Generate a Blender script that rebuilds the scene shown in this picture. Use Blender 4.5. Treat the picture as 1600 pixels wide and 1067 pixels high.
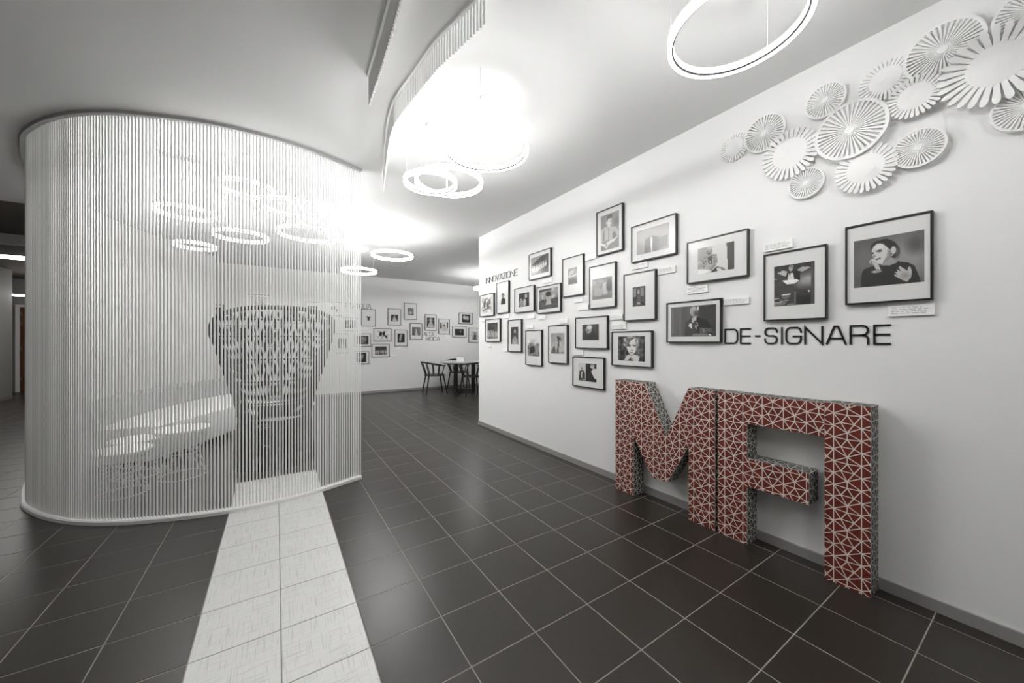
import bpy, bmesh, math, random
import numpy as np
from mathutils import Vector, Matrix

# ------------------------------------------------------------------ camera
F_PX, CX, CY = 565.0, 800.0, 533.5          # focal length and centre in the 1600x1067 frame
CAM_H = 1.225
TH = math.radians(33.08)                    # the camera looks this far right of the room's long axis
c_, s_ = math.cos(TH), math.sin(TH)
scene = bpy.context.scene
for o in list(bpy.data.objects):
    bpy.data.objects.remove(o)
C = scene.collection

cam_d = bpy.data.cameras.new('camera')
cam = bpy.data.objects.new('camera', cam_d)
C.objects.link(cam)
cam_d.sensor_width = 36.0
cam_d.lens = F_PX / 1600.0 * 36.0
cam_d.clip_start = 0.02
cam.location = (0, 0, CAM_H)
cam.rotation_euler = (math.pi / 2, 0, -TH)
scene.camera = cam

# ------------------------------------------------------------------ world, exposure
world = bpy.data.worlds.new('world')
scene.world = world
world.use_nodes = True
world.node_tree.nodes['Background'].inputs[0].default_value = (0.9, 0.95, 1.0, 1)
world.node_tree.nodes['Background'].inputs[1].default_value = 0.02
scene.view_settings.view_transform = 'Standard'
scene.view_settings.look = 'None'
scene.view_settings.gamma = 1.0
scene.view_settings.use_curve_mapping = False
scene.view_settings.exposure = 0.8
scene.cycles.max_bounces = 10
scene.cycles.diffuse_bounces = 6
scene.cycles.transparent_max_bounces = 16
scene.cycles.caustics_reflective = False
scene.cycles.caustics_refractive = False
scene.cycles.sample_clamp_indirect = 6.0
RING_POWER = 38.0

# ------------------------------------------------------------------ room dimensions
W = 2.513           # right wall plane X
H = 2.763           # ceiling
YB = 9.0            # back wall plane Y
YC = 4.76           # end of the right wall
TILE = 0.30
TX0, TY0 = 0.0155, 1.524
rnd = random.Random(7)

def cam_ray(px, py):
    tx, ty = (px - CX) / F_PX, (CY - py) / F_PX
    return Vector((c_ * tx + s_, -s_ * tx + c_, ty))
def on_x(px, py, X):
    d = cam_ray(px, py); k = X / d.x
    return Vector((X, d.y * k, CAM_H + d.z * k))
def on_y(px, py, Y):
    d = cam_ray(px, py); k = Y / d.y
    return Vector((d.x * k, Y, CAM_H + d.z * k))
def on_z(px, py, Z):
    d = cam_ray(px, py); k = (Z - CAM_H) / d.z
    return Vector((d.x * k, d.y * k, Z))
def project(p):
    cx = p[0] * c_ - p[1] * s_; cz = p[0] * s_ + p[1] * c_
    if cz < 0.05: return None
    return CX + F_PX * cx / cz, CY - F_PX * (p[2] - CAM_H) / cz

# ------------------------------------------------------------------ materials
def mat(name, col, rough=0.6, metal=0.0, spec=0.5, bump=0.0, bscale=200.0, var=0.0, vscale=3.0):
    m = bpy.data.materials.new(name); m.use_nodes = True
    nt = m.node_tree; b = nt.nodes['Principled BSDF']
    if isinstance(col, (int, float)): col = (col, col, col)
    b.inputs['Base Color'].default_value = (*col, 1)
    b.inputs['Roughness'].default_value = rough
    b.inputs['Metallic'].default_value = metal
    b.inputs['Specular IOR Level'].default_value = spec
    tc = nt.nodes.new('ShaderNodeTexCoord')
    if var > 0:
        n = nt.nodes.new('ShaderNodeTexNoise'); n.inputs['Scale'].default_value = vscale
        n.inputs['Detail'].default_value = 5
        nt.links.new(tc.outputs['Object'], n.inputs['Vector'])
        r = nt.nodes.new('ShaderNodeValToRGB')
        r.color_ramp.elements[0].position = 0.3; r.color_ramp.elements[1].position = 0.7
        r.color_ramp.elements[0].color = (*[max(0, v * (1 - var)) for v in col], 1)
        r.color_ramp.elements[1].color = (*[min(1, v * (1 + var)) for v in col], 1)
        nt.links.new(n.outputs['Fac'], r.inputs['Fac'])
        nt.links.new(r.outputs['Color'], b.inputs['Base Color'])
    if bump > 0:
        n = nt.nodes.new('ShaderNodeTexNoise'); n.inputs['Scale'].default_value = bscale
        nt.links.new(tc.outputs['Object'], n.inputs['Vector'])
        bp = nt.nodes.new('ShaderNodeBump'); bp.inputs['Strength'].default_value = bump
        bp.inputs['Distance'].default_value = 0.002
        nt.links.new(n.outputs['Fac'], bp.inputs['Height'])
        nt.links.new(bp.outputs['Normal'], b.inputs['Normal'])
    return m

def emit(name, strength, col=(1, 1, 1)):
    m = bpy.data.materials.new(name); m.use_nodes = True
    nt = m.node_tree; nt.nodes.clear()
    e = nt.nodes.new('ShaderNodeEmission'); o = nt.nodes.new('ShaderNodeOutputMaterial')
    e.inputs['Color'].default_value = (*col, 1); e.inputs['Strength'].default_value = strength
    nt.links.new(e.outputs[0], o.inputs[0])
    return m

M = {}
M['wall'] = mat('wall_paint', (0.80, 0.80, 0.795), 0.75, bump=0.05, bscale=350)
M['ceil'] = mat('ceiling_paint', (0.77, 0.77, 0.765), 0.85)
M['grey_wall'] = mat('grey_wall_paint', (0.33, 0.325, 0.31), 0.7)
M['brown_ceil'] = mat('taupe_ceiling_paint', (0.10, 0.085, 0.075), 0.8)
M['base'] = mat('baseboard_metal', (0.33, 0.325, 0.315), 0.45, 0.2)
M['tile'] = mat('dark_stoneware', (0.026, 0.0215, 0.017), 0.31, spec=0.5, var=0.10, vscale=40.0)
M['grout'] = mat('grout', (0.30, 0.285, 0.265), 0.8, var=0.2, vscale=12)
M['rod'] = mat('white_cord', (0.84, 0.84, 0.83), 0.5)
M['rail'] = mat('white_lacquer', (0.82, 0.82, 0.815), 0.4)
M['track'] = mat('track_grey', (0.42, 0.42, 0.415), 0.5)
M['black'] = mat('black_lacquer', (0.008, 0.008, 0.008), 0.4)
M['frame'] = mat('black_frame', (0.012, 0.011, 0.010), 0.35)
M['mat'] = mat('mat_board', (0.80, 0.80, 0.79), 0.9)
M['card'] = mat('caption_card', (0.86, 0.86, 0.855), 0.6)
M['ink'] = mat('grey_ink', (0.35, 0.35, 0.35), 0.8)
M['paper'] = mat('white_cut_board', (0.82, 0.82, 0.815), 0.65)
M['cream'] = mat('cream_line', (0.84, 0.79, 0.72), 0.6)
M['red'] = mat('oxblood_print', (0.150, 0.021, 0.012), 0.5, var=0.25, vscale=14)
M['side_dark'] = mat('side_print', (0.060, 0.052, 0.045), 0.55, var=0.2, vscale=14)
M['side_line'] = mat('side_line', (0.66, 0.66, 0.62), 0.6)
M['dark_wire'] = mat('dark_wicker', (0.013, 0.011, 0.010), 0.5)
M['white_wire'] = mat('white_wire', (0.8, 0.8, 0.8), 0.4)
M['sofa'] = mat('pale_upholstery', (0.62, 0.62, 0.61), 0.9, bump=0.2, bscale=500)
M['sofa_back'] = mat('grey_upholstery', (0.27, 0.27, 0.265), 0.9, bump=0.2, bscale=500)
M['ring_house'] = mat('ring_housing', (0.8, 0.8, 0.8), 0.4)
M['groove'] = mat('ring_groove', (0.05, 0.05, 0.05), 0.5)
M['chair_wood'] = mat('black_stained_wood', (0.012, 0.010, 0.008), 0.45)
M['table_top'] = mat('pale_table_top', (0.5, 0.5, 0.49), 0.3)
M['door'] = mat('red_brown_wood', (0.12, 0.042, 0.014), 0.45, var=0.3, vscale=5)
M['steel'] = mat('steel', (0.5, 0.5, 0.5), 0.35, 1.0)
M['vent'] = mat('vent_grey', (0.25, 0.25, 0.25), 0.6)
M['ring_glow'] = emit('ring_diffuser_light', RING_POWER, (1.0, 0.995, 0.985))
M['ring_glow_soft'] = emit('ring_diffuser_soft_light', RING_POWER * 0.75, (1.0, 0.995, 0.985))
M['ring_glow_strong'] = emit('ring_diffuser_strong_light', RING_POWER * 1.5, (1.0, 0.995, 0.985))
M['ring_glow_near'] = emit('ring_diffuser_near_light', RING_POWER * 0.85, (1.0, 0.995, 0.985))
M['hall_panel_glow'] = emit('hall_panel_light', 7.0, (1.0, 0.98, 0.95))
M['panel_glow'] = emit('panel_light', 13.0, (1.0, 0.98, 0.95))

def glass_mat():
    m = bpy.data.materials.new('picture_glass'); m.use_nodes = True
    nt = m.node_tree; nt.nodes.clear()
    o = nt.nodes.new('ShaderNodeOutputMaterial'); mx = nt.nodes.new('ShaderNodeMixShader')
    t = nt.nodes.new('ShaderNodeBsdfTransparent'); g = nt.nodes.new('ShaderNodeBsdfGlossy')
    lw = nt.nodes.new('ShaderNodeLayerWeight')                      # Schlick reflectance, alike from both sides
    pw = nt.nodes.new('ShaderNodeMath'); pw.operation = 'POWER'; pw.inputs[1].default_value = 5.0
    fr = nt.nodes.new('ShaderNodeMath'); fr.operation = 'MULTIPLY_ADD'; fr.inputs[1].default_value = 0.96; fr.inputs[2].default_value = 0.03
    nt.links.new(lw.outputs['Facing'], pw.inputs[0]); nt.links.new(pw.outputs[0], fr.inputs[0])
    g.inputs['Roughness'].default_value = 0.17
    t.inputs['Color'].default_value = (0.97, 0.97, 0.97, 1)
    nt.links.new(fr.outputs[0], mx.inputs[0]); nt.links.new(t.outputs[0], mx.inputs[1])
    nt.links.new(g.outputs[0], mx.inputs[2]); nt.links.new(mx.outputs[0], o.inputs[0])
    return m
M['glass'] = glass_mat()

def print_mat():
    m = bpy.data.materials.new('photo_print'); m.use_nodes = True
    nt = m.node_tree; b = nt.nodes['Principled BSDF']
    a = nt.nodes.new('ShaderNodeVertexColor'); a.layer_name = 'tone'
    nt.links.new(a.outputs['Color'], b.inputs['Base Color'])
    b.inputs['Roughness'].default_value = 0.7
    return m
M['print'] = print_mat()

def linen_mat():
    m = bpy.data.materials.new('white_linen_tile'); m.use_nodes = True
    nt = m.node_tree; b = nt.nodes['Principled BSDF']
    geo = nt.nodes.new('ShaderNodeNewGeometry')
    outs = []
    for sc in ((210.0, 7.0, 1), (7.0, 210.0, 1)):
        mp = nt.nodes.new('ShaderNodeMapping'); mp.inputs['Scale'].default_value = sc
        nt.links.new(geo.outputs['Position'], mp.inputs['Vector'])
        n = nt.nodes.new('ShaderNodeTexNoise'); n.inputs['Scale'].default_value = 1.0
        n.inputs['Detail'].default_value = 2.0
        nt.links.new(mp.outputs['Vector'], n.inputs['Vector'])
        r = nt.nodes.new('ShaderNodeValToRGB')
        r.color_ramp.elements[0].position = 0.34; r.color_ramp.elements[1].position = 0.44
        r.color_ramp.elements[0].color = (0.60, 0.60, 0.585, 1); r.color_ramp.elements[1].color = (0.75, 0.75, 0.735, 1)
        nt.links.new(n.outputs['Fac'], r.inputs['Fac']); outs.append(r)
    mx = nt.nodes.new('ShaderNodeMix'); mx.data_type = 'RGBA'; mx.blend_type = 'DARKEN'
    mx.inputs['Factor'].default_value = 1.0
    nt.links.new(outs[0].outputs['Color'], mx.inputs['A']); nt.links.new(outs[1].outputs['Color'], mx.inputs['B'])
    nt.links.new(mx.outputs['Result'], b.inputs['Base Color'])
    b.inputs['Roughness'].default_value = 0.4
    return m
M['linen'] = linen_mat()

# ------------------------------------------------------------------ mesh helpers
class MB:
    def __init__(self): self.v = []; self.f = []
    def add(self, vs, fs):
        n = len(self.v); self.v += [tuple(v) for v in vs]; self.f += [tuple(i + n for i in f) for f in fs]
        return self
    def box(self, x0, x1, y0, y1, z0, z1):
        return self.add([(x0, y0, z0), (x1, y0, z0), (x1, y1, z0), (x0, y1, z0), (x0, y0, z1), (x1, y0, z1), (x1, y1, z1), (x0, y1, z1)],
                        [(3, 2, 1, 0), (4, 5, 6, 7), (0, 1, 5, 4), (1, 2, 6, 5), (2, 3, 7, 6), (3, 0, 4, 7)])
    def prism(self, pts, z0, z1):
        """pts counter-clockwise seen from +z"""
        n = len(pts)
        vs = [(p[0], p[1], z0) for p in pts] + [(p[0], p[1], z1) for p in pts]
        fs = [tuple(reversed(range(n))), tuple(range(n, 2 * n))]
        fs += [(i, (i + 1) % n, (i + 1) % n + n, i + n) for i in range(n)]
        return self.add(vs, fs)
    def tube(self, pts, r, n=6, closed=False, caps=True):
        pts = [Vector(p) for p in pts]; k = len(pts); rings = []
        rr = r if isinstance(r, (list, tuple)) else [r] * k
        ref = None
        for i in range(k):
            if closed: t = pts[(i + 1) % k] - pts[i - 1]
            else: t = pts[min(i + 1, k - 1)] - pts[max(i - 1, 0)]
            t.normalize()
            if ref is None:
                ref = Vector((0, 0, 1)) if abs(t.z) < 0.9 else Vector((1, 0, 0))
            a = ref - t * ref.dot(t)
            if a.length < 1e-5: a = t.orthogonal()
            a.normalize(); ref = a; b = t.cross(a)
            rings.append([pts[i] + (a * math.cos(2 * math.pi * j / n) + b * math.sin(2 * math.pi * j / n)) * rr[i] for j in range(n)])
        vs = [p for rg in rings for p in rg]; fs = []
        m = k if closed else k - 1
        for i in range(m):
            i2 = (i + 1) % k
            for j in range(n):
                j2 = (j + 1) % n
                fs.append((i * n + j, i * n + j2, i2 * n + j2, i2 * n + j))
        if caps and not closed:
            fs.append(tuple(reversed(range(n)))); fs.append(tuple((k - 1) * n + j for j in range(n)))
        return self.add(vs, fs)
    def lathe(self, prof, n=32, closed_prof=False):
        """prof: (r, z) list"""
        k = len(prof); vs = []; fs = []
        for i in range(n):
            a = 2 * math.pi * i / n
            vs += [(r * math.cos(a), r * math.sin(a), z) for r, z in prof]
        m = k if closed_prof else k - 1
        for i in range(n):
            i2 = (i + 1) % n
            for j in range(m):
                j2 = (j + 1) % k
                fs.append((i * k + j, i2 * k + j, i2 * k + j2, i * k + j2))
        return self.add(vs, fs)
    def sweep(self, path, sec, closed=False):
        """path: [(x,y)], sec: closed section [(offset to the left, z)]"""
        k = len(path); m = len(sec); vs = []; fs = []
        for i in range(k):
            a = Vector(path[(i - 1) % k] if closed or i > 0 else path[0]); b = Vector(path[(i + 1) % k] if closed or i < k - 1 else path[-1])
            t = (b - a).normalized(); nn = Vector((-t.y, t.x)); p = Vector(path[i])
            vs += [(p.x + nn.x * o, p.y + nn.y * o, z) for o, z in sec]
        for i in range(k if closed else k - 1):
            i2 = (i + 1) % k
            for j in range(m):
                j2 = (j + 1) % m
                fs.append((i * m + j, i2 * m + j, i2 * m + j2, i * m + j2))
        if not closed:
            fs.append(tuple(range(m))); fs.append(tuple((k - 1) * m + j for j in reversed(range(m))))
        return self.add(vs, fs)
    def mesh(self, name, material=None, smooth=False, fix=False):
        me = bpy.data.meshes.new(name); me.from_pydata(self.v, [], self.f)
        if fix:
            bm = bmesh.new(); bm.from_mesh(me); bmesh.ops.recalc_face_normals(bm, faces=bm.faces); bm.to_mesh(me); bm.free()
        if material: me.materials.append(material)
        if smooth:
            me.polygons.foreach_set('use_smooth', [True] * len(me.polygons))
            me.set_sharp_from_angle(angle=math.radians(40))
        me.update(); return me
    def build(self, name, material, parent=None, smooth=False, fix=True):
        return link(name, self.mesh(name, material, smooth, fix), parent)

def link(name, me, parent=None, mtx=None):
    o = bpy.data.objects.new(name, me); C.objects.link(o)
    if parent is not None: o.parent = parent
    if mtx is not None: o.matrix_basis = mtx
    return o
def thing(name, label, cat, mtx=None, group=None, loc=None):
    o = bpy.data.objects.new(name, None); C.objects.link(o); o.empty_display_size = 0.05
    if mtx is not None: o.matrix_world = mtx
    if loc is not None: o.location = loc
    return tag(o, label, cat, group)
def tag(o, label, cat, group=None):
    o['label'] = label; o['category'] = cat
    if group: o['group'] = group
    return o
def struct(o):
    o['kind'] = 'structure'; return o

def spline(pts, step):
    """Catmull-Rom through 2-D/3-D points, resampled at an even step"""
    P = [Vector(p) for p in pts]; out = []
    Q = [P[0] * 2 - P[1]] + P + [P[-1] * 2 - P[-2]]
    for i in range(1, len(Q) - 2):
        p0, p1, p2, p3 = Q[i - 1:i + 3]
        for k in range(40):
            t = k / 40
            out.append(0.5 * ((2 * p1) + (p2 - p0) * t + (2 * p0 - 5 * p1 + 4 * p2 - p3) * t * t + (3 * p1 - p0 - 3 * p2 + p3) * t ** 3))
    out.append(P[-1])
    L = [0]
    for a, b in zip(out, out[1:]): L.append(L[-1] + (b - a).length)
    n = max(2, int(round(L[-1] / step))); res = []; j = 0
    for k in range(n + 1):
        d = L[-1] * k / n
        while j < len(L) - 2 and L[j + 1] < d: j += 1
        t = (d - L[j]) / max(1e-9, L[j + 1] - L[j]); res.append(out[j].lerp(out[j + 1], min(1, t)))
    return res

# =================================================================== THE SETTING
# ---- floor: slab of grout, stoneware tiles lying in it
XL, XR, Y0 = -9.2, 6.6, -2.6
XC = -4.75         # corridor wall
floor = struct(MB().box(XL - 0.1, XR + 0.1, Y0 - 0.1, 14.1, -0.1, -0.0012).build('floor', M['grout']))
GAP = 0.0045
tile_cache = {}
def tile_mesh(w, d, kind):
    key = (round(w, 4), round(d, 4), kind)
    if key not in tile_cache:
        b = 0.0015; x, y = w / 2 - GAP / 2, d / 2 - GAP / 2
        vs = []
        for (z, e) in ((-0.008, 0), (-0.0008, 0), (0.0, b)):
            vs += [(-x + e, -y + e, z), (x - e, -y + e, z), (x - e, y - e, z), (-x + e, y - e, z)]
        fs = [(0, 1, 5, 4), (1, 2, 6, 5), (2, 3, 7, 6), (3, 0, 4, 7), (4, 5, 9, 8), (5, 6, 10, 9), (6, 7, 11, 10), (7, 4, 8, 11), (8, 9, 10, 11)]
        tile_cache[key] = (vs, fs, MB().add(vs, fs).mesh('floor_tile', M['linen'] if kind == 'white' else M['tile']))
    return tile_cache[key]
cells = []
i0, i1 = int((XL - TX0) / TILE) - 1, int((XR - TX0) / TILE) + 1
j0, j1 = int((Y0 - TY0) / TILE) - 1, int((14 - TY0) / TILE) + 1
def in_view(x, y):
    p = project((x, y, 0))
    return p is not None and -40 < p[0] < 1640 and p[1] < 1110
for i in range(i0, i1 + 1):
    for j in range(j0, j1 + 1):
        x0, x1 = TX0 + i * TILE, TX0 + (i + 1) * TILE
        y0, y1 = TY0 + j * TILE, TY0 + (j + 1) * TILE
        rects = []
        x0, x1, y0, y1 = max(x0, XL + .001), min(x1, XR), max(y0, Y0), min(y1, 14.0)
        if x1 - x0 < 0.02 or y1 - y0 < 0.02: continue
        if y1 <= YC - 0.005 or x1 <= W:                     # right wall cuts the last row
            if y0 < YC and x1 > W: x1 = W
            if x1 - x0 < 0.02 or x0 >= W: continue
        elif y0 < YC and x1 > W:
            if x0 < W: x1 = W
            else: y0 = YC + 0.002
            if x1 - x0 < 0.02 or y1 - y0 < 0.02: continue
        if x0 > -1.95 and y0 < YB < y1: y1 = YB - 0.001
        if x0 > -1.95 and y0 >= YB - 0.01: continue
        white = (i in (-1, 0)) and y1 < 3.93
        xm, ym = (x0 + x1) / 2, (y0 + y1) / 2
        vis = in_view(xm, ym) or any(in_view(a, b) for a in (x0, x1) for b in (y0, y1))
        q = [project((a, b, 0)) for a, b in ((x0, y0), (x1, y0), (x1, y1), (x0, y1))]
        area = 0
        if vis:
            if None in q: area = 5000
            else:
                q = [(min(1600, max(0, a)), min(1067, max(0, b))) for a, b in q]
                area = abs(sum(q[k][0] * q[(k + 1) % 4][1] - q[(k + 1) % 4][0] * q[k][1] for k in range(4))) / 2
        if vis and area < 1: vis = False
        cells.append((area if not white else 1e6 + area, xm, ym, x1 - x0, y1 - y0, 'white' if white else 'dark', vis))
cells.sort(key=lambda t: -t[0])
rest = MB(); n_dark = 0
for area, xm, ym, w, d, kind, vis in cells:
    vs, fs, me = tile_mesh(w, d, kind)
    if kind == 'white' and vis:
        link('white_tile', me, floor, Matrix.Translation((xm, ym, 0)))
    elif kind == 'dark' and vis and n_dark < 298:
        n_dark += 1
        link('floor_tile', me, floor, Matrix.Translation((xm, ym, 0)))
    elif kind == 'dark':
        rest.add([(x + xm, y + ym, z) for x, y, z in vs], fs)
o = rest.build('distant_tiles', M['tile'], floor, fix=False); o['kind'] = 'stuff'

# ---- walls and ceiling
struct(MB().box(W, W + 0.22, Y0, YC, 0, H).build('wall_right', M['wall']))
struct(MB().box(-1.95, XR, YB, YB + 0.12, 0, H).build('wall_back', M['wall']))
struct(MB().box(XR, XR + 0.1, YC - 2.0, YB, 0, H).build('wall_far_right', M['wall']))
struct(MB().box(W + 0.22, XR, YC - 2.1, YC - 2.0, 0, H).build('wall_alcove', M['wall']))
struct(MB().box(XL, W + 0.22, Y0 - 0.1, Y0, 0, H).build('wall_front', M['wall']))
struct(MB().box(XL - 0.1, XL, Y0 - 0.1, 10.1, 0, H).build('wall_left', M['wall']))
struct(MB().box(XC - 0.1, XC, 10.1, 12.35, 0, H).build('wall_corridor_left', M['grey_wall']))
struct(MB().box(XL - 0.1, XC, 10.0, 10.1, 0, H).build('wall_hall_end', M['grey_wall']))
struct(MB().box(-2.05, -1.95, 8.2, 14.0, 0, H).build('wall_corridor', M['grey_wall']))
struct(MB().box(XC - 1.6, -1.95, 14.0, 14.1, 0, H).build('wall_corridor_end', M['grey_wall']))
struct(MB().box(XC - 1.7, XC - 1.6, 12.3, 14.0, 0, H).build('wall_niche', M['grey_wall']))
# ceiling: white over the gallery, taupe beyond its edge in the corridor
cb = MB(); cb.box(XL - 0.1, XR + 0.1, Y0 - 0.1, 6.35, H, H + 0.1); cb.box(-1.98, XR + 0.1, 6.35, YB + 0.12, H, H + 0.1)
struct(cb.build('ceiling', M['ceil']))
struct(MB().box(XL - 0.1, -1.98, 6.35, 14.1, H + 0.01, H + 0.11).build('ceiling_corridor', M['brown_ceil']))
struct(MB().box(XL, -1.98, 8.3, 8.5, H - 0.12, H + 0.01).build('trim_1', M['track']))
struct(MB().box(W - 0.012, W, Y0, YC, 0, 0.055).build('baseboard_right', M['base']))
struct(MB().box(-1.95, XR, YB - 0.012, YB, 0, 0.055).build('baseboard_back', M['base']))
struct(MB().box(W, W + 0.22, YC, YC + 0.012, 0, 0.055).build('baseboard_end', M['base']))
struct(MB().box(XC, XC + 0.012, 10.1, 12.35, 0, 0.07).build('baseboard_left', M['base']))

# =================================================================== CORD CURTAIN (the round screen)
fp = [on_z(x, y, 0.0).xy for x, y in ((563, 747), (470, 776), (358, 800), (269, 811.5), (188, 818), (129, 817.5), (85, 811), (57, 801), (41, 786))]
bp = [Vector((-1.80, 4.95)), Vector((-1.84, 5.5))] + [on_z(x, y, H).xy for x, y in ((148, 326), (200, 350), (287, 380), (336, 399))]
path = spline(fp + bp, 0.0205)
curtain = thing('cord_curtain', 'tall round screen of white vertical cords around the lounge seating', 'curtain', loc=(0, 0, 0))
step_pts = [tuple(p) for p in path]
MB().sweep(step_pts, [(-0.028, 0), (0.028, 0), (0.028, 0.022), (0.02, 0.028), (-0.02, 0.028), (-0.028, 0.022)]).build('base_rail', M['rail'], curtain)
MB().sweep(step_pts, [(-0.03, H - 0.02), (0.03, H - 0.02), (0.03, H), (-0.03, H)]).build('top_track', M['track'], curtain)
rm = MB(); rm.tube([(0, 0, 0.026), (0, 0, H - 0.018)], 0.0058, 6, caps=False)
rod_me = rm.mesh('cord', M['rod'], smooth=True, fix=True)
def rod_area(p):
    q = project((p.x, p.y, 1.2)); d = (p.x * s_ + p.y * c_)
    return 1.0 / d
order = sorted(range(len(path)), key=lambda i: -rod_area(path[i]))
near = set(order[:300]); rest = MB()
for i, p in enumerate(path):
    if i in near: link('cord', rod_me, curtain, Matrix.Translation((p.x, p.y, 0)))
    else: rest.tube([(p.x, p.y, 0.026), (p.x, p.y, H - 0.018)], 0.0058, 6, caps=False)
o = rest.build('rear_cords', M['rod'], curtain, smooth=True); o['kind'] = 'stuff'

# ---- two wavy fringes of short cords under the ceiling
def fringe(px_pts, length, label, step, extra=None):
    pts = ([Vector(e) for e in extra] if extra else []) + [on_z(x, y, H - length).xy for x, y in px_pts]
    pth = spline(pts, step)
    t = thing('ceiling_fringe', label, 'ceiling fringe', loc=(0, 0, 0), group='cord fringes under the ceiling')
    MB().sweep([tuple(p) for p in pth], [(-0.016, H - 0.012), (0.016, H - 0.012), (0.016, H), (-0.016, H)]).build('ceiling_track', M['rail'], t)
    me = MB().tube([(0, 0, H - length), (0, 0, H - 0.010)], 0.0062, 6).mesh('cord', M['rod'], smooth=True, fix=True)
    for p in pth: link('cord', me, t, Matrix.Translation((p.x, p.y, 0)))
fringe([(757, 40), (718, 77), (680, 113), (647.5, 154), (626, 181), (615, 199), (608, 224), (603, 262), (599, 300)], 0.15,
       'longer wavy fringe of short white cords sweeping across the ceiling', 0.023)
fringe([(672, -170), (646, -75), (627, 0), (614, 48), (598, 102), (577.5, 164)], 0.17,
       'shorter straight fringe of white cords ending above the round screen', 0.023)

# =================================================================== RING PENDANTS
def ring_mesh(R):
    t, hgt = 0.0105, 0.036
    d = MB().lathe([(R - t, 0.010), (R - t, hgt - 0.004), (R + t, hgt - 0.004), (R + t, 0.010)], 72, True)
    d.lathe([(R - t * 0.3, 0.0), (R - t * 0.3, 0.005), (R + t, 0.005), (R + t, 0.0)], 72, True)
    h = MB().lathe([(R - t - 0.001, hgt - 0.0038), (R - t - 0.001, hgt), (R + t + 0.001, hgt), (R + t + 0.001, hgt - 0.0038)], 72, True)
    g = MB().lathe([(R - t - 0.0003, 0.0052), (R - t - 0.0003, 0.0100), (R + t + 0.0003, 0.0100), (R + t + 0.0003, 0.0052)], 72, True)
    g.lathe([(R - t + 0.002, 0.0015), (R - t + 0.002, 0.0052), (R - t * 0.32, 0.0052), (R - t * 0.32, 0.0015)], 72, True)
    return d, h, g
def ring(cx_px, cy_px, R, z, label, glow='ring_glow'):
    p = on_z(cx_px, cy_px, z) if cx_px is not None else Vector((*cy_px, z))
    t = thing('ring_pendant', label, 'pendant light', loc=(p.x, p.y, z), group='glowing ring pendants')
    d, h, g = ring_mesh(R)
    d.build('light_diffuser', M[glow], t, smooth=True)
    h.build('ring_housing', M['ring_house'], t, smooth=True)
    g.build('groove', M['groove'], t, smooth=True)
    a0 = rnd.uniform(0, 6.28)
    for k in range(3):
        a = a0 + k * 2.0944
        MB().tube([(R * math.cos(a), R * math.sin(a), 0.036), (R * math.cos(a), R * math.sin(a), H - z)], 0.0012, 5).build('suspension_cable', M['ring_house'], t)
    cn = MB().lathe([(0.0, -0.014), (0.035, -0.014), (0.038, -0.01), (0.038, 0.0)], 24)
    o = cn.build('ceiling_cap', M['ring_house'], t, smooth=True); o.location = (0, 0, H - z)
ring(1150, 52, 0.235, 2.43, 'nearest ring pendant, glowing above the wall of framed photographs', 'ring_glow_near')
p_ = (0.55, -1.15)  # extra ring out of view, added as fill light for the near right wall
ring(None, p_, 0.27, 2.43, 'unseen ring pendant added behind the viewpoint to brighten the near right wall', 'ring_glow_strong')
ring(759, 238, 0.26, 2.42, 'wide ring pendant beneath the middle of the white ceiling', 'ring_glow_soft')
ring(673, 289, 0.175, 2.34, 'small ring pendant overlapped by another near the curved fringe tip', 'ring_glow_soft')
ring(702, 288, 0.25, 2.45, 'ring pendant just right of the small overlapped ring by the fringe tip', 'ring_glow_soft')
ring(613, 401, 0.27, 2.42, 'ring pendant right of the round screen, high above the back wall', 'ring_glow_strong')
ring(561, 425, 0.27, 2.38, 'low ring pendant half hidden by the screen edge', 'ring_glow_soft')
ring(290, 335, 0.22, 2.44, 'leftmost upper ring pendant seen through the round screen')
ring(386, 298, 0.19, 2.47, 'topmost ring pendant seen through the round screen')
ring(456, 327, 0.225, 2.38, 'ring pendant inside the screen, lower right of the topmost one', 'ring_glow_soft')
ring(376, 371, 0.26, 2.42, 'lower middle ring pendant behind the white cords')
ring(483, 368, 0.31, 2.43, 'rightmost lower ring pendant behind the white cords', 'ring_glow_soft')
ring(305, 386, 0.20, 2.40, 'lowest and leftmost small ring pendant behind the white cords')
ring(764, 452, 0.34, 2.42, 'ring pendant mostly hidden behind the corner of the white wall', 'ring_glow_strong')

# linear vent in the ceiling, seen through the screen
v = on_z(281, 245, H)
t = thing('ceiling_vent', 'small grey slotted vent in the ceiling above the round screen', 'vent', loc=(v.x, v.y, H))
MB().box(-0.14, 0.14, -0.05, 0.05, -0.008, 0.0).build('vent_frame', M['rail'], t)
for k in range(4): MB().box(-0.125, 0.125, -0.04 + k * 0.022, -0.026 + k * 0.022, -0.010, -0.0081).build('slot', M['vent'], t)

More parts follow.
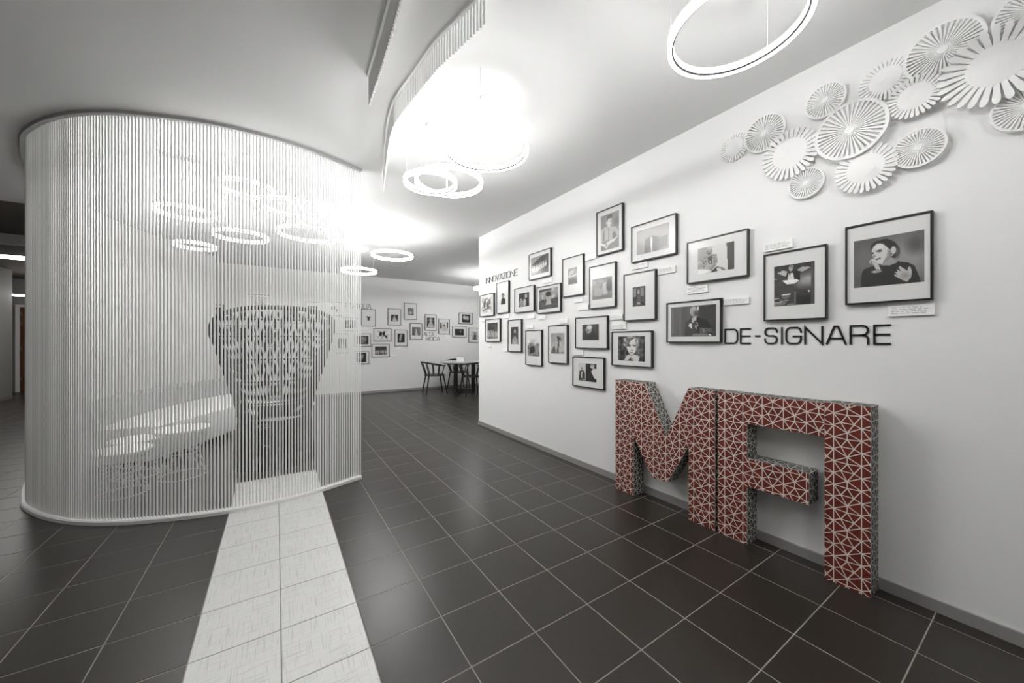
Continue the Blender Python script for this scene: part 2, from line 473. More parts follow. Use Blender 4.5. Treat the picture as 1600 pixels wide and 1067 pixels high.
# =================================================================== PICTURES
def prn(spec, nx, ny):
    u, v = np.meshgrid((np.arange(nx + 1)) / nx, (np.arange(ny + 1)) / ny)
    g = np.full(u.shape, 0.5)
    for it in spec:
        k = it[0]
        if k == 'bg': g[:] = it[1]
        elif k == 'gv': g[:] = it[1] + (it[2] - it[1]) * v
        elif k == 'gh': g[:] = it[1] + (it[2] - it[1]) * u
        elif k == 'n':
            r = np.random.RandomState(it[2]); q = r.rand(12, 12)
            iu, iv = u * 10.99, v * 10.99; a, b = iu.astype(int), iv.astype(int); fu, fv = iu - a, iv - b
            q = q[b, a] * (1 - fu) * (1 - fv) + q[b, a + 1] * fu * (1 - fv) + q[b + 1, a] * (1 - fu) * fv + q[b + 1, a + 1] * fu * fv
            g += it[1] * (q - 0.5)
        elif k == 's':                       # vertical folds
            g += it[1] * np.sin(u * it[2]) * np.sin(u * it[2] * 0.37 + v)
        elif k == 'e':
            x, y, rx, ry, rot, tone = it[1:7]; soft = it[7] if len(it) > 7 else 0.12
            a = math.radians(rot); du, dv = u - x, v - y
            p, q = (du * math.cos(a) + dv * math.sin(a)) / rx, (-du * math.sin(a) + dv * math.cos(a)) / ry
            m = np.clip((1 - np.sqrt(p * p + q * q)) / soft + 0.5, 0, 1)
            g = g * (1 - m) + tone * m
        elif k == 'p':
            pts, tone = it[1], it[2]; ins = np.zeros(u.shape, bool); n = len(pts)
            for i in range(n):
                (x1, y1), (x2, y2) = pts[i], pts[(i + 1) % n]
                if y1 == y2: continue
                cr = ((y1 > v) != (y2 > v)) & (u < (x2 - x1) * (v - y1) / (y2 - y1) + x1)
                ins ^= cr
            g = np.where(ins, tone, g)
    return np.clip(g, 0.0, 1.0)

def portrait(bg, hair, face, coat, x=0.5, y=0.36, s=1.0, extra=()):
    return [('bg', bg), ('n', 0.10, int(x * 97 + y * 31)),
            ('p', [(x - .38 * s, 1.01), (x - .33 * s, y + .42 * s), (x - .12 * s, y + .28 * s), (x + .12 * s, y + .28 * s), (x + .33 * s, y + .42 * s), (x + .38 * s, 1.01)], coat),
            ('e', x, y + .2 * s, .07 * s, .14 * s, 0, face * .75), ('e', x, y - .05 * s, .16 * s, .2 * s, 0, hair), ('e', x, y + .02 * s, .125 * s, .18 * s, 0, face, .2),
            ('e', x - .05 * s, y - .01 * s, .025 * s, .012 * s, 0, face * .35), ('e', x + .05 * s, y - .01 * s, .025 * s, .012 * s, 0, face * .35),
            ('e', x, y + .1 * s, .045 * s, .014 * s, 0, face * .45)] + list(extra)
def group_of(bg, n, tone, ground, seed):
    r = random.Random(seed); out = [('gv', bg, bg * .8), ('n', .2, seed), ('p', [(0, .8), (1, .75), (1, 1.01), (0, 1.01)], ground)]
    for i in range(n):
        x = (i + .6) / (n + .2) + r.uniform(-.02, .02); y = .45 + r.uniform(-.06, .06); tn = max(0, min(.9, tone + r.uniform(-.2, .15)))
        out += [('e', x, y + .24, .45 / n, .24, 0, tn), ('e', x, y, .22 / n, .065, 0, .62), ('e', x, y - .03, .22 / n, .05, 0, .1)]
    return out

PR = {
 'woman_sweater': [('bg', 0.37), ('e', 0.772, 0.494, 0.367, 0.429, 0, 0.58, 1.3), ('e', 0.894, 0.242, 0.122, 0.175, 0, 0.36, 1.2), ('e', 0.161, 0.444, 0.133, 0.254, 0, 0.45, 1.2), ('p', [(0.111, 1.05), (0.119, 0.717), (0.161, 0.625), (0.272, 0.579), (0.428, 0.588), (0.539, 0.607), (0.628, 0.539), (0.783, 0.589), (0.872, 0.664), (0.939, 0.902), (0.967, 1.03)], 0.21), ('p', [(0.417, 0.581), (0.539, 0.452), (0.594, 0.501), (0.65, 0.566), (0.539, 0.605)], 0.62), ('p', [(0.25, 0.249), (0.272, 0.123), (0.35, 0.0686), (0.494, 0.0543), (0.606, 0.143), (0.672, 0.274), (0.681, 0.385), (0.606, 0.48), (0.561, 0.44), (0.55, 0.296), (0.494, 0.221), (0.428, 0.143), (0.35, 0.133), (0.283, 0.207)], 0.2), ('e', 0.644, 0.362, 0.0333, 0.111, 0, 0.34, 1), ('p', [(0.281, 0.239), (0.306, 0.18), (0.35, 0.133), (0.428, 0.139), (0.494, 0.218), (0.539, 0.294), (0.539, 0.404), (0.494, 0.483), (0.433, 0.557), (0.372, 0.541), (0.333, 0.437), (0.3, 0.406), (0.286, 0.346)], 0.82), ('p', [(0.433, 0.557), (0.494, 0.483), (0.539, 0.404), (0.539, 0.302), (0.508, 0.287), (0.494, 0.412), (0.45, 0.499)], 0.6), ('e', 0.383, 0.197, 0.0667, 0.0476, 0, 0.9, 1), ('e', 0.589, 0.312, 0.0378, 0.0762, 0, 0.8, 0.25), ('e', 0.572, 0.403, 0.0133, 0.0159, 0, 0.75, 0.25), ('e', 0.294, 0.311, 0.02, 0.0175, 0, 0.2, 0.25), ('e', 0.392, 0.291, 0.0378, 0.0206, 0, 0.28, 0.25), ('p', [(0.333, 0.275), (0.417, 0.249), (0.424, 0.265), (0.339, 0.296)], 0.3), ('e', 0.317, 0.377, 0.0156, 0.0222, 0, 0.5, 1), ('p', [(0.328, 0.427), (0.408, 0.424), (0.413, 0.444), (0.352, 0.468)], 0.35), ('e', 0.294, 0.486, 0.0533, 0.0571, 0, 0.8, 0.25), ('p', [(0.272, 0.465), (0.35, 0.48), (0.406, 0.667), (0.339, 0.659)], 0.76), ('e', 0.272, 0.514, 0.0156, 0.0476, 0, 0.5, 1), ('e', 0.344, 0.7, 0.0778, 0.0286, 0, 0.6, 0.25), ('e', 0.317, 0.701, 0.0222, 0.0127, 0, 0.85, 0.25), ('p', [(0.656, 0.653), (0.683, 0.649), (0.767, 0.743), (0.79, 0.759), (0.792, 0.675), (0.822, 0.687), (0.841, 0.782), (0.828, 0.895), (0.772, 0.972), (0.706, 0.92), (0.606, 0.828), (0.606, 0.794), (0.656, 0.824), (0.614, 0.76), (0.644, 0.756), (0.639, 0.708), (0.694, 0.752)], 0.74), ('e', 0.75, 0.846, 0.0556, 0.0635, 0, 0.6, 1.2)],
 'conductor': [('bg', 0.2), ('e', 0.812, 0.42, 0.237, 0.16, 0, 0.62, 1.3), ('p', [(0.925, 0.00208), (0.994, -0.000814), (0.994, 1.01), (0.912, 1.01)], 0.3), ('p', [(0.0875, 0.178), (0.225, 0.119), (0.362, 0.168), (0.3, 0.279)], 0.74), ('p', [(0.575, 0.157), (0.713, 0.0948), (0.919, 0.126), (0.713, 0.216)], 0.68), ('p', [(0.312, 0.368), (0.325, 0.194), (0.4, 0.154), (0.512, 0.174), (0.669, 0.199), (0.65, 0.434), (0.537, 0.392)], 0.13), ('p', [(0.35, 0.372), (0.375, 0.213), (0.487, 0.208), (0.521, 0.378)], 0.84), ('e', 0.431, 0.0958, 0.0525, 0.0714, 0, 0.66, 0.25), ('e', 0.45, 0.0426, 0.0563, 0.0345, 0, 0.5, 0.25), ('e', 0.406, 0.235, 0.0225, 0.0172, 0, 0.2, 0.25), ('p', [(0.219, 0.377), (0.562, 0.37), (0.64, 0.42), (0.512, 0.475), (0.325, 0.472)], 0.98), ('e', 0.3, 0.779, 0.1, 0.0615, 0, 0.42, 0.5), ('p', [(0.194, 0.727), (0.3, 0.707), (0.425, 0.72), (0.425, 0.735), (0.2, 0.743)], 0.88), ('p', [(0.025, 0.81), (0.144, 0.799), (0.144, 0.816), (0.025, 0.825)], 0.8), ('p', [(0.15, 0.879), (0.388, 0.854), (0.394, 0.867), (0.156, 0.891)], 0.75), ('p', [(0.00625, 0.923), (0.237, 0.894), (0.356, 0.895), (0.275, 0.978), (0.00625, 1)], 0.48), ('n', 0.12, 41), ('p', [(0.0125, 0.898), (0.188, 0.903), (0.188, 0.916), (0.0125, 0.914)], 0.8), ('p', [(0.338, 0.963), (0.5, 0.966), (0.5, 0.981), (0.338, 0.978)], 0.8), ('p', [(0.519, 0.672), (0.552, 0.675), (0.552, 1.02), (0.519, 1.02)], 0.38), ('p', [(0.562, 0.774), (0.9, 0.786), (0.9, 1), (0.562, 0.997)], 0.08), ('e', 0.869, 0.69, 0.0225, 0.0197, 0, 0.97, 0.25), ('p', [(0.0125, 0.309), (0.0875, 0.324), (0.0875, 0.338), (0.0125, 0.33)], 0.7)],
 'man_chin': [('gh', 0.42, 0.28), ('s', 0.04, 50), ('p', [(0.635, 0.00271), (1, 0), (1, 0.982), (0.896, 0.661), (0.809, 0.458), (0.652, 0.372)], 0.25), ('p', [(0.313, 1.01), (0.348, 0.534), (0.443, 0.422), (0.626, 0.383), (0.809, 0.458), (0.904, 0.686), (0.922, 1.01)], 0.155), ('p', [(0.313, 1.01), (0.348, 0.507), (0.487, 0.438), (0.609, 0.548), (0.626, 1.01)], 0.28), ('p', [(0.652, 0.727), (0.904, 0.75), (0.939, 0.896), (0.652, 0.899)], 0.36), ('p', [(0.722, 0.736), (0.757, 0.737), (0.774, 0.894), (0.73, 0.893)], 0.5), ('e', 0.526, 0.177, 0.08, 0.165, 0, 0.66, 0.25), ('e', 0.624, 0.0906, 0.0226, 0.071, 0, 0.85, 0.25), ('e', 0.461, 0.177, 0.0157, 0.0903, 0, 0.72, 0.25), ('e', 0.578, 0.265, 0.0391, 0.0903, 0, 0.35, 1), ('e', 0.522, 0.0862, 0.0522, 0.0516, 0, 0.76, 1), ('e', 0.506, 0.192, 0.0139, 0.0103, 0, 0.2, 0.25), ('e', 0.558, 0.194, 0.0139, 0.0103, 0, 0.2, 0.25), ('e', 0.526, 0.254, 0.0087, 0.0258, 0, 0.42, 0.25), ('p', [(0.487, 0.425), (0.53, 0.351), (0.6, 0.333), (0.609, 0.357), (0.574, 0.38), (0.6, 0.445), (0.548, 0.493), (0.487, 0.58)], 0.74), ('p', [(0.413, 0.655), (0.443, 0.552), (0.489, 0.593), (0.483, 0.75)], 0.92), ('p', [(0.557, 0.673), (0.596, 0.534), (0.616, 0.535), (0.626, 0.65), (0.609, 0.675), (0.609, 0.853), (0.583, 0.751)], 0.72), ('p', [(0.583, 0.597), (0.596, 0.547), (0.609, 0.853), (0.593, 0.853)], 0.2), ('p', [(0.474, 0.987), (0.53, 0.904), (0.826, 0.907), (0.839, 0.996)], 0.5), ('p', [(0.83, 0.919), (0.87, 0.92), (0.911, 0.975), (0.87, 0.988)], 0.9)],
 'laughing_man': [('bg', 0.88), ('p', [(-0.00585, -0.0444), (0.275, -0.0349), (0.263, 0.834), (-0.00585, 0.794)], 0.66), ('e', 0.0526, 0.55, 0.0936, 0.0648, 0, 0.75, 1), ('p', [(0.801, -0.0264), (1.01, -0.0216), (1, 1.01), (0.836, 0.999)], 0.32), ('p', [(0.12, 0.808), (0.12, 0.48), (0.251, 0.325), (0.427, 0.299), (0.532, 0.339), (0.567, 0.588), (0.532, 0.71), (0.38, 0.887)], 0.66), ('e', 0.146, 0.502, 0.0152, 0.0275, 0, 0.32, 0.25), ('e', 0.205, 0.414, 0.0152, 0.0275, 0, 0.32, 0.25), ('e', 0.228, 0.553, 0.0152, 0.0275, 0, 0.32, 0.25), ('e', 0.17, 0.608, 0.0152, 0.0275, 0, 0.32, 0.25), ('e', 0.257, 0.376, 0.0152, 0.0275, 0, 0.32, 0.25), ('e', 0.45, 0.37, 0.0152, 0.0275, 0, 0.32, 0.25), ('e', 0.52, 0.385, 0.0152, 0.0275, 0, 0.32, 0.25), ('e', 0.456, 0.469, 0.0152, 0.0275, 0, 0.32, 0.25), ('e', 0.532, 0.517, 0.0152, 0.0275, 0, 0.32, 0.25), ('e', 0.485, 0.572, 0.0152, 0.0275, 0, 0.32, 0.25), ('e', 0.181, 0.727, 0.0152, 0.0275, 0, 0.32, 0.25), ('e', 0.228, 0.669, 0.0152, 0.0275, 0, 0.32, 0.25), ('e', 0.474, 0.635, 0.0152, 0.0275, 0, 0.32, 0.25), ('e', 0.544, 0.632, 0.0152, 0.0275, 0, 0.32, 0.25), ('p', [(0.281, 0.398), (0.404, 0.343), (0.404, 0.686), (0.31, 0.636)], 0.36), ('p', [(0.322, 0.572), (0.38, 0.551), (0.368, 0.68)], 0.7), ('e', 0.333, 0.195, 0.0842, 0.162, 0, 0.6, 0.25), ('e', 0.345, 0.053, 0.0877, 0.0486, 0, 0.78, 0.25), ('e', 0.284, 0.186, 0.0199, 0.0113, 0, 0.22, 0.25), ('e', 0.368, 0.187, 0.0199, 0.0113, 0, 0.22, 0.25), ('e', 0.327, 0.268, 0.0491, 0.0227, 0, 0.32, 0.25), ('e', 0.322, 0.262, 0.0304, 0.00972, 0, 0.85, 0.25), ('e', 0.333, 0.113, 0.0468, 0.0356, 0, 0.74, 1), ('p', [(0.216, 0.684), (0.287, 0.631), (0.38, 0.723), (0.287, 0.833), (0.205, 0.819)], 0.72), ('p', [(0.322, 0.894), (0.485, 0.669), (0.535, 0.743), (0.38, 0.953)], 0.58), ('p', [(0.351, 1.01), (0.52, 0.805), (0.558, 0.992)], 0.24), ('p', [(0.526, 0.79), (0.637, 0.825), (0.731, 0.896), (0.792, 0.992), (0.71, 0.999), (0.626, 0.89), (0.535, 0.875)], 0.52), ('e', 0.626, 0.842, 0.0211, 0.0146, 0, 0.97, 0.25), ('p', [(-0.00585, 0.819), (0.368, 0.91), (0.205, 0.999), (-0.00585, 1.02)], 0.98)],
 'blonde_woman': [('bg', 0.25), ('s', 0.1, 38), ('n', 0.1, 42), ('p', [(0.178, 0.299), (0.212, 0.108), (0.342, 0.00457), (0.575, -0.00482), (0.74, 0.0723), (0.811, 0.228), (0.77, 0.44), (0.699, 0.554), (0.521, 0.615), (0.342, 0.502), (0.219, 0.372)], 0.5), ('n', 0.35, 43), ('p', [(0.219, 0.108), (0.274, 0.0426), (0.315, 0.167), (0.253, 0.255)], 0.75), ('p', [(0.712, 0.143), (0.76, 0.186), (0.719, 0.355), (0.699, 0.299)], 0.82), ('p', [(0.212, 0.313), (0.247, 0.299), (0.295, 0.386), (0.274, 0.394)], 0.85), ('p', [(0.356, 0.0223), (0.521, 0.00403), (0.575, 0.041), (0.411, 0.0958)], 0.7), ('p', [(0.326, 0.43), (0.356, 0.299), (0.466, 0.198), (0.63, 0.135), (0.699, 0.327), (0.715, 0.454), (0.658, 0.619), (0.575, 0.749), (0.493, 0.762), (0.411, 0.682), (0.356, 0.56)], 0.88), ('p', [(0.326, 0.43), (0.356, 0.299), (0.411, 0.226), (0.479, 0.198), (0.397, 0.357), (0.356, 0.415)], 0.36), ('p', [(0.466, 0.198), (0.63, 0.0847), (0.664, 0.131), (0.521, 0.227)], 0.92), ('p', [(0.326, 0.437), (0.37, 0.56), (0.438, 0.703), (0.493, 0.762), (0.411, 0.69), (0.356, 0.568)], 0.5), ('e', 0.699, 0.469, 0.0342, 0.129, 0, 0.6, 1), ('e', 0.425, 0.393, 0.0658, 0.036, 0, 0.32, 0.6), ('e', 0.619, 0.38, 0.063, 0.0345, 0, 0.32, 0.6), ('p', [(0.363, 0.349), (0.493, 0.32), (0.493, 0.335), (0.37, 0.371)], 0.2), ('p', [(0.562, 0.327), (0.685, 0.313), (0.685, 0.33), (0.562, 0.342)], 0.22), ('e', 0.532, 0.579, 0.0466, 0.0187, 0, 0.38, 0.6), ('p', [(0.436, 0.648), (0.521, 0.658), (0.605, 0.644), (0.527, 0.712)], 0.34), ('e', 0.527, 0.78, 0.0822, 0.0201, 0, 0.45, 1), ('p', [(0.226, 0.996), (0.329, 0.794), (0.397, 0.748), (0.521, 0.79), (0.63, 0.733), (0.815, 0.805), (0.77, 1.01), (0.575, 1), (0.466, 0.883), (0.37, 1)], 0.84), ('p', [(0.363, 1.01), (0.466, 0.878), (0.582, 0.988)], 0.24), ('p', [(0.438, 0.848), (0.521, 0.859), (0.578, 0.935), (0.562, 0.946)], 0.45)],
 'shirt_man': [('gh', 0.55, 0.62), ('e', 0.89, 0.275, 0.192, 0.118, 0, 0.52, 1), ('p', [(-0.0137, 0.774), (0, 0.408), (0.178, 0.356), (0.397, 0.345), (0.616, 0.393), (0.863, 0.432), (0.986, 0.571), (0.959, 0.721), (0.671, 0.786), (0.26, 0.737)], 0.74), ('p', [(0.11, 0.534), (0.205, 0.387), (0.219, 0.725), (0.123, 0.738)], 0.56), ('p', [(0.671, 0.578), (0.767, 0.527), (0.877, 0.684), (0.658, 0.758)], 0.54), ('p', [(0.205, 0.723), (0.699, 0.763), (1, 0.726), (1, 1.02), (0.342, 0.981)], 0.6), ('p', [(0.37, 0.321), (0.589, 0.356), (0.534, 0.479), (0.438, 0.438)], 0.72), ('e', 0.493, 0.242, 0.126, 0.129, 0, 0.84, 0.25), ('e', 0.507, 0.0867, 0.153, 0.0553, 0, 0.42, 0.25), ('e', 0.37, 0.135, 0.0384, 0.0789, 0, 0.45, 0.25), ('e', 0.332, 0.235, 0.0384, 0.0447, 0, 0.76, 0.25), ('e', 0.567, 0.228, 0.0658, 0.0105, 0, 0.35, 0.25), ('e', 0.43, 0.212, 0.0438, 0.00789, 0, 0.45, 0.25), ('e', 0.548, 0.33, 0.0658, 0.00921, 0, 0.5, 0.25), ('e', 0.616, 0.282, 0.0384, 0.0789, 0, 0.66, 1), ('p', [(0.43, 0.397), (0.468, 0.403), (0.458, 0.738), (0.419, 0.732)], 0.52), ('p', [(0.342, 0.356), (0.425, 0.449), (0.356, 0.425)], 0.6), ('p', [(0, 0.762), (0.26, 0.831), (0.411, 0.771), (0.671, 0.747), (0.808, 0.72), (0.932, 0.717), (0.726, 0.812), (0.466, 0.851), (0.329, 0.953), (0.205, 0.897), (0, 0.823)], 0.87), ('p', [(0.26, 0.837), (0.397, 0.816), (0.301, 0.936)], 0.62)],
 'pale_man': [('bg', .55), ('p', [(.25, 1), (.27, .45), (.40, .36), (.55, .36), (.70, .45), (.72, 1)], .36), ('e', .45, .22, .1, .14, 0, .55), ('p', [(.44, .4), (.5, .4), (.5, 1), (.46, 1)], .8), ('p', [(.7, .5), (.95, .45), (.95, .9), (.7, .95)], .42)],
 'mountain_team': [('bg', .42), ('p', [(0, .42), (.55, .08), (1.01, -.05), (1.01, .75), (0, .85)], .13), ('p', [(0, .85), (1.01, .72), (1.01, 1.01), (0, 1.01)], .25), ('n', .1, 8)] + [q for i in range(8) for q in (('e', .12 + .105 * i, .72 - .025 * i, .045, .15, 0, .72), ('e', .12 + .105 * i, .53 - .025 * i, .03, .045, 0, .45))],
 'dark_moth': [('gv', .42, .28), ('n', .25, 5), ('e', .4, .28, .3, .12, -20, .62), ('e', .5, .85, .5, .2, 0, .2, .6), ('p', [(0, .47), (1, .42), (1, .5), (0, .56)], .7)],
 'seated_pair': [('gv', .30, .38), ('n', .2, 9), ('e', .68, .5, .16, .32, 0, .62, .4), ('e', .66, .16, .08, .09, 0, .3), ('e', .3, .68, .25, .2, 0, .5, .5), ('e', .85, .4, .14, .3, 0, .18, .5), ('p', [(0, .85), (1, .8), (1, 1), (0, 1)], .33)],
 'shelf_man': [('bg', .12), ('n', .3, 10), ('p', [(.05, .08), (.28, .08), (.28, .5), (.05, .5)], .4), ('p', [(.62, .08), (.9, .08), (.9, .5), (.62, .5)], .35), ('p', [(.34, 1), (.36, .4), (.62, .4), (.66, 1)], .18), ('e', .48, .27, .09, .12, 0, .5), ('e', .48, .85, .12, .06, 0, .5)],
 'sketch_crowd': [('bg', .66), ('n', .7, 11), ('e', .3, .4, .1, .3, 10, .15), ('e', .62, .55, .12, .25, -20, .2), ('e', .8, .3, .12, .2, 0, .3), ('e', .5, .2, .09, .1, 0, .8), ('p', [(.1, .8), (.9, .6), (.9, .65), (.1, .9)], .2)],
 'small_figure': [('bg', .80), ('p', [(.02, 1.01), (.08, .55), (.3, .42), (.7, .42), (.95, .6), (1, 1.01)], .06), ('e', .45, .2, .28, .2, 0, .05), ('e', .45, .27, .18, .17, 0, .35)],
 'tuxedo_pair': [('bg', .03), ('n', .05, 12), ('e', .7, .25, .12, .16, 0, .55), ('p', [(.45, 1), (.5, .45), (.72, .5), (.66, 1)], .6), ('p', [(.66, 1), (.70, .45), (1, .5), (1, 1)], .015), ('e', .25, .75, .24, .25, 0, .4), ('e', .22, .5, .09, .12, 0, .45)],
 'desk_boy': [('gv', .55, .3), ('n', .35, 13), ('p', [(.0, .55), (1.0, .5), (1.0, 1.01), (0, 1.01)], .14), ('n', .15, 23), ('p', [(0, .02), (.65, .0), (.65, .1), (0, .14)], .12), ('e', .5, .45, .13, .2, 0, .5), ('e', .5, .28, .14, .13, 0, .03), ('p', [(.36, .8), (.42, .58), (.6, .58), (.66, .8)], .55)],
 'dancers': group_of(.12, 4, .6, .06, 3),
 'bearded_man': portrait(.10, .03, .5, .45, .55, .28, 1.05, (('e', .55, .40, .12, .10, 0, .06), ('e', .55, .34, .04, .015, 0, .35), ('e', .55, .9, .18, .1, 0, .6))),
 'rock_sitter': [('gv', .85, .45), ('p', [(0, .35), (.3, .2), (.6, .35), (.9, .25), (1, 1.01), (0, 1.01)], .35), ('n', .5, 15), ('p', [(.15, .9), (.2, .5), (.4, .4), (.62, .46), (.7, .9)], .04), ('e', .42, .3, .09, .11, 0, .45), ('p', [(.1, .92), (.75, .74), (.8, .8), (.2, 1.0)], .4), ('e', .8, .65, .16, .28, 20, .4, .5)],
 'dune_figure': [('gv', .48, .58), ('e', .55, .75, .7, .3, -5, .62, .5), ('n', .12, 16), ('p', [(.42, .97), (.54, .45), (.46, .2), (.5, .14), (.72, .2), (.84, .44), (.66, .28), (.62, .6), (.56, .97)], .10), ('p', [(.0, .97), (.1, .75), (.22, .62), (.34, .62), (.36, .97)], .22), ('p', [(0, .96), (1, .9), (1, .95), (0, 1.0)], .3)],
 'white_head': [('gv', .16, .10), ('n', .08, 17), ('s', .02, 40), ('p', [(.2, 1.01), (.25, .72), (.5, .6), (.9, .66), (1.01, .8), (1.01, 1.01)], .09), ('e', .40, .32, .17, .24, 10, .62, .3), ('e', .33, .40, .09, .14, 0, .4, .4), ('p', [(.28, .42), (.52, .32), (.53, .35), (.28, .45)], .05), ('e', .45, .18, .15, .12, 0, .78, .5)],
 'two_panels': [('bg', .76), ('p', [(0, .92), (.43, .94), (.43, 1.01), (0, 1.01)], .15), ('p', [(.02, .9), (.05, .5), (.15, .38), (.3, .4), (.4, .58), (.4, .92)], .08), ('e', .2, .3, .055, .08, 0, .4), ('p', [(.17, .45), (.24, .45), (.22, .85), (.15, .85)], .7),
    ('p', [(.43, 0), (1.01, 0), (1.01, 1.01), (.43, 1.01)], .03), ('p', [(.72, .45), (.85, .25), (1.01, .28), (1.01, .8), (.9, .82)], .82), ('e', .78, .16, .1, .1, 0, .7), ('e', .8, .08, .11, .06, 0, .5), ('e', .62, .7, .12, .2, 0, .06)],
 'tiny_pot': [('bg', .78), ('p', [(.1, .25), (.3, .1), (.5, .3), (.7, .1), (.9, .25), (.7, .5), (.65, .95), (.35, .95), (.3, .5)], .08), ('n', .1, 18)],
 'gown_dark': portrait(.08, .05, .6, .55, .5, .3, .9), 'gown_crowd': group_of(.35, 3, .5, .2, 19), 'gown_wide': [('bg', .12), ('p', [(.1, 1), (.4, .35), (.6, .35), (.95, 1)], .66), ('n', .3, 20), ('e', .5, .2, .09, .12, 0, .6)],
 'busy_table': [('bg', .78), ('n', .9, 21), ('e', .3, .4, .15, .3, 0, .05), ('e', .6, .35, .12, .3, 0, .04), ('e', .8, .7, .1, .2, -30, .05), ('e', .45, .8, .1, .15, 0, .6)],
 'dark_couple': [('bg', .03), ('e', .4, .5, .12, .4, 10, .55), ('e', .55, .2, .1, .1, 0, .6), ('n', .15, 22)], 'tall_gown': [('gh', .2, .35), ('p', [(.35, 1), (.42, .3), (.55, .3), (.7, 1)], .72), ('e', .48, .2, .06, .08, 0, .6)],
 'kneeling_gown': [('bg', .1), ('n', .3, 24), ('p', [(.05, .95), (.4, .4), (.7, .45), (.98, .95)], .62), ('e', .5, .22, .22, .2, 0, .45), ('e', .5, .28, .1, .13, 0, .65), ('n', .3, 25)],
 'street_gown': [('bg', .74), ('n', .3, 26), ('p', [(0, .1), (.15, .1), (.2, .7), (0, .8)], .1), ('p', [(.8, 0), (1, 0), (1, .7), (.85, .6)], .1), ('p', [(.2, 1), (.45, .45), (.6, .45), (.9, 1)], .66), ('e', .5, .38, .1, .12, 0, .15)],
 'dark_profile': [('gh', .12, .02), ('n', .05, 27), ('e', .62, .4, .07, .2, 0, .4), ('p', [(.52, 0), (.55, 0), (.55, .6), (.52, .6)], .4)], 'two_faces': [('bg', .06), ('e', .3, .4, .17, .26, 0, .7), ('e', .65, .45, .17, .26, 0, .6), ('n', .2, 28)],
 'lace_figure': [('bg', .7), ('p', [(.2, 1), (.35, .4), (.6, .3), (.8, 1)], .25), ('n', .5, 29), ('e', .5, .2, .12, .12, 0, .3)], 'fur_coat': [('bg', .06), ('n', .3, 30), ('e', .6, .5, .2, .4, 20, .35), ('e', .5, .25, .1, .14, 0, .55)],
 'sculpted_hands': [('bg', .04), ('e', .4, .5, .3, .12, 30, .5), ('e', .6, .4, .12, .3, 10, .45), ('n', .2, 31)], 'family_row': group_of(.10, 5, .45, .06, 33),
}

PERCEPT = {'woman_sweater', 'conductor', 'man_chin', 'laughing_man', 'blonde_woman', 'shirt_man'}      # specs written in display tones

def wall_matrix(side, p):
    if side == 'right': x, y, z = Vector((0, -1, 0)), Vector((0, 0, 1)), Vector((-1, 0, 0))
    else: x, y, z = Vector((1, 0, 0)), Vector((0, 0, 1)), Vector((0, -1, 0))
    m = Matrix((x, y, z)).transposed().to_4x4(); m.translation = p
    return m
def wall_rect(side, x0, x1, yt, yb, d):
    """picture-plane rectangle -> (centre on the wall, width, height); yt/yb measured on its left edge"""
    f = (lambda a, b: on_x(a, b, W - d)) if side == 'right' else (lambda a, b: on_y(a, b, YB - d))
    a, b, e = f(x0, yt), f(x0, yb), f(x1, yt)
    w = abs(e.y - a.y) if side == 'right' else abs(e.x - a.x)
    h = a.z - b.z
    cz = (a.z + b.z) / 2
    p = Vector((W, (a.y + e.y) / 2, cz)) if side == 'right' else Vector(((a.x + e.x) / 2, YB, cz))
    return p, w, h
def print_mesh(key, w, h, nx, ny):
    g = prn(PR[key], nx, ny)
    us = (np.arange(nx + 1) / nx - .5) * w; vs = (.5 - np.arange(ny + 1) / ny) * h
    me = bpy.data.meshes.new('photo_print')
    verts = [(us[i], vs[j], 0) for j in range(ny + 1) for i in range(nx + 1)]
    n = nx + 1
    faces = [(j * n + i, (j + 1) * n + i, (j + 1) * n + i + 1, j * n + i + 1) for j in range(ny) for i in range(nx)]
    me.from_pydata(verts, [], faces)
    at = me.color_attributes.new('tone', 'FLOAT_COLOR', 'POINT')
    t = g.reshape(-1) ** (2.2 if key in PERCEPT else 1.45); col = np.stack([t, t * 0.985, t * 0.965, np.ones_like(t)], 1).astype(np.float32)
    at.data.foreach_set('color', col.reshape(-1)); me.materials.append(M['print']); me.update()
    return me
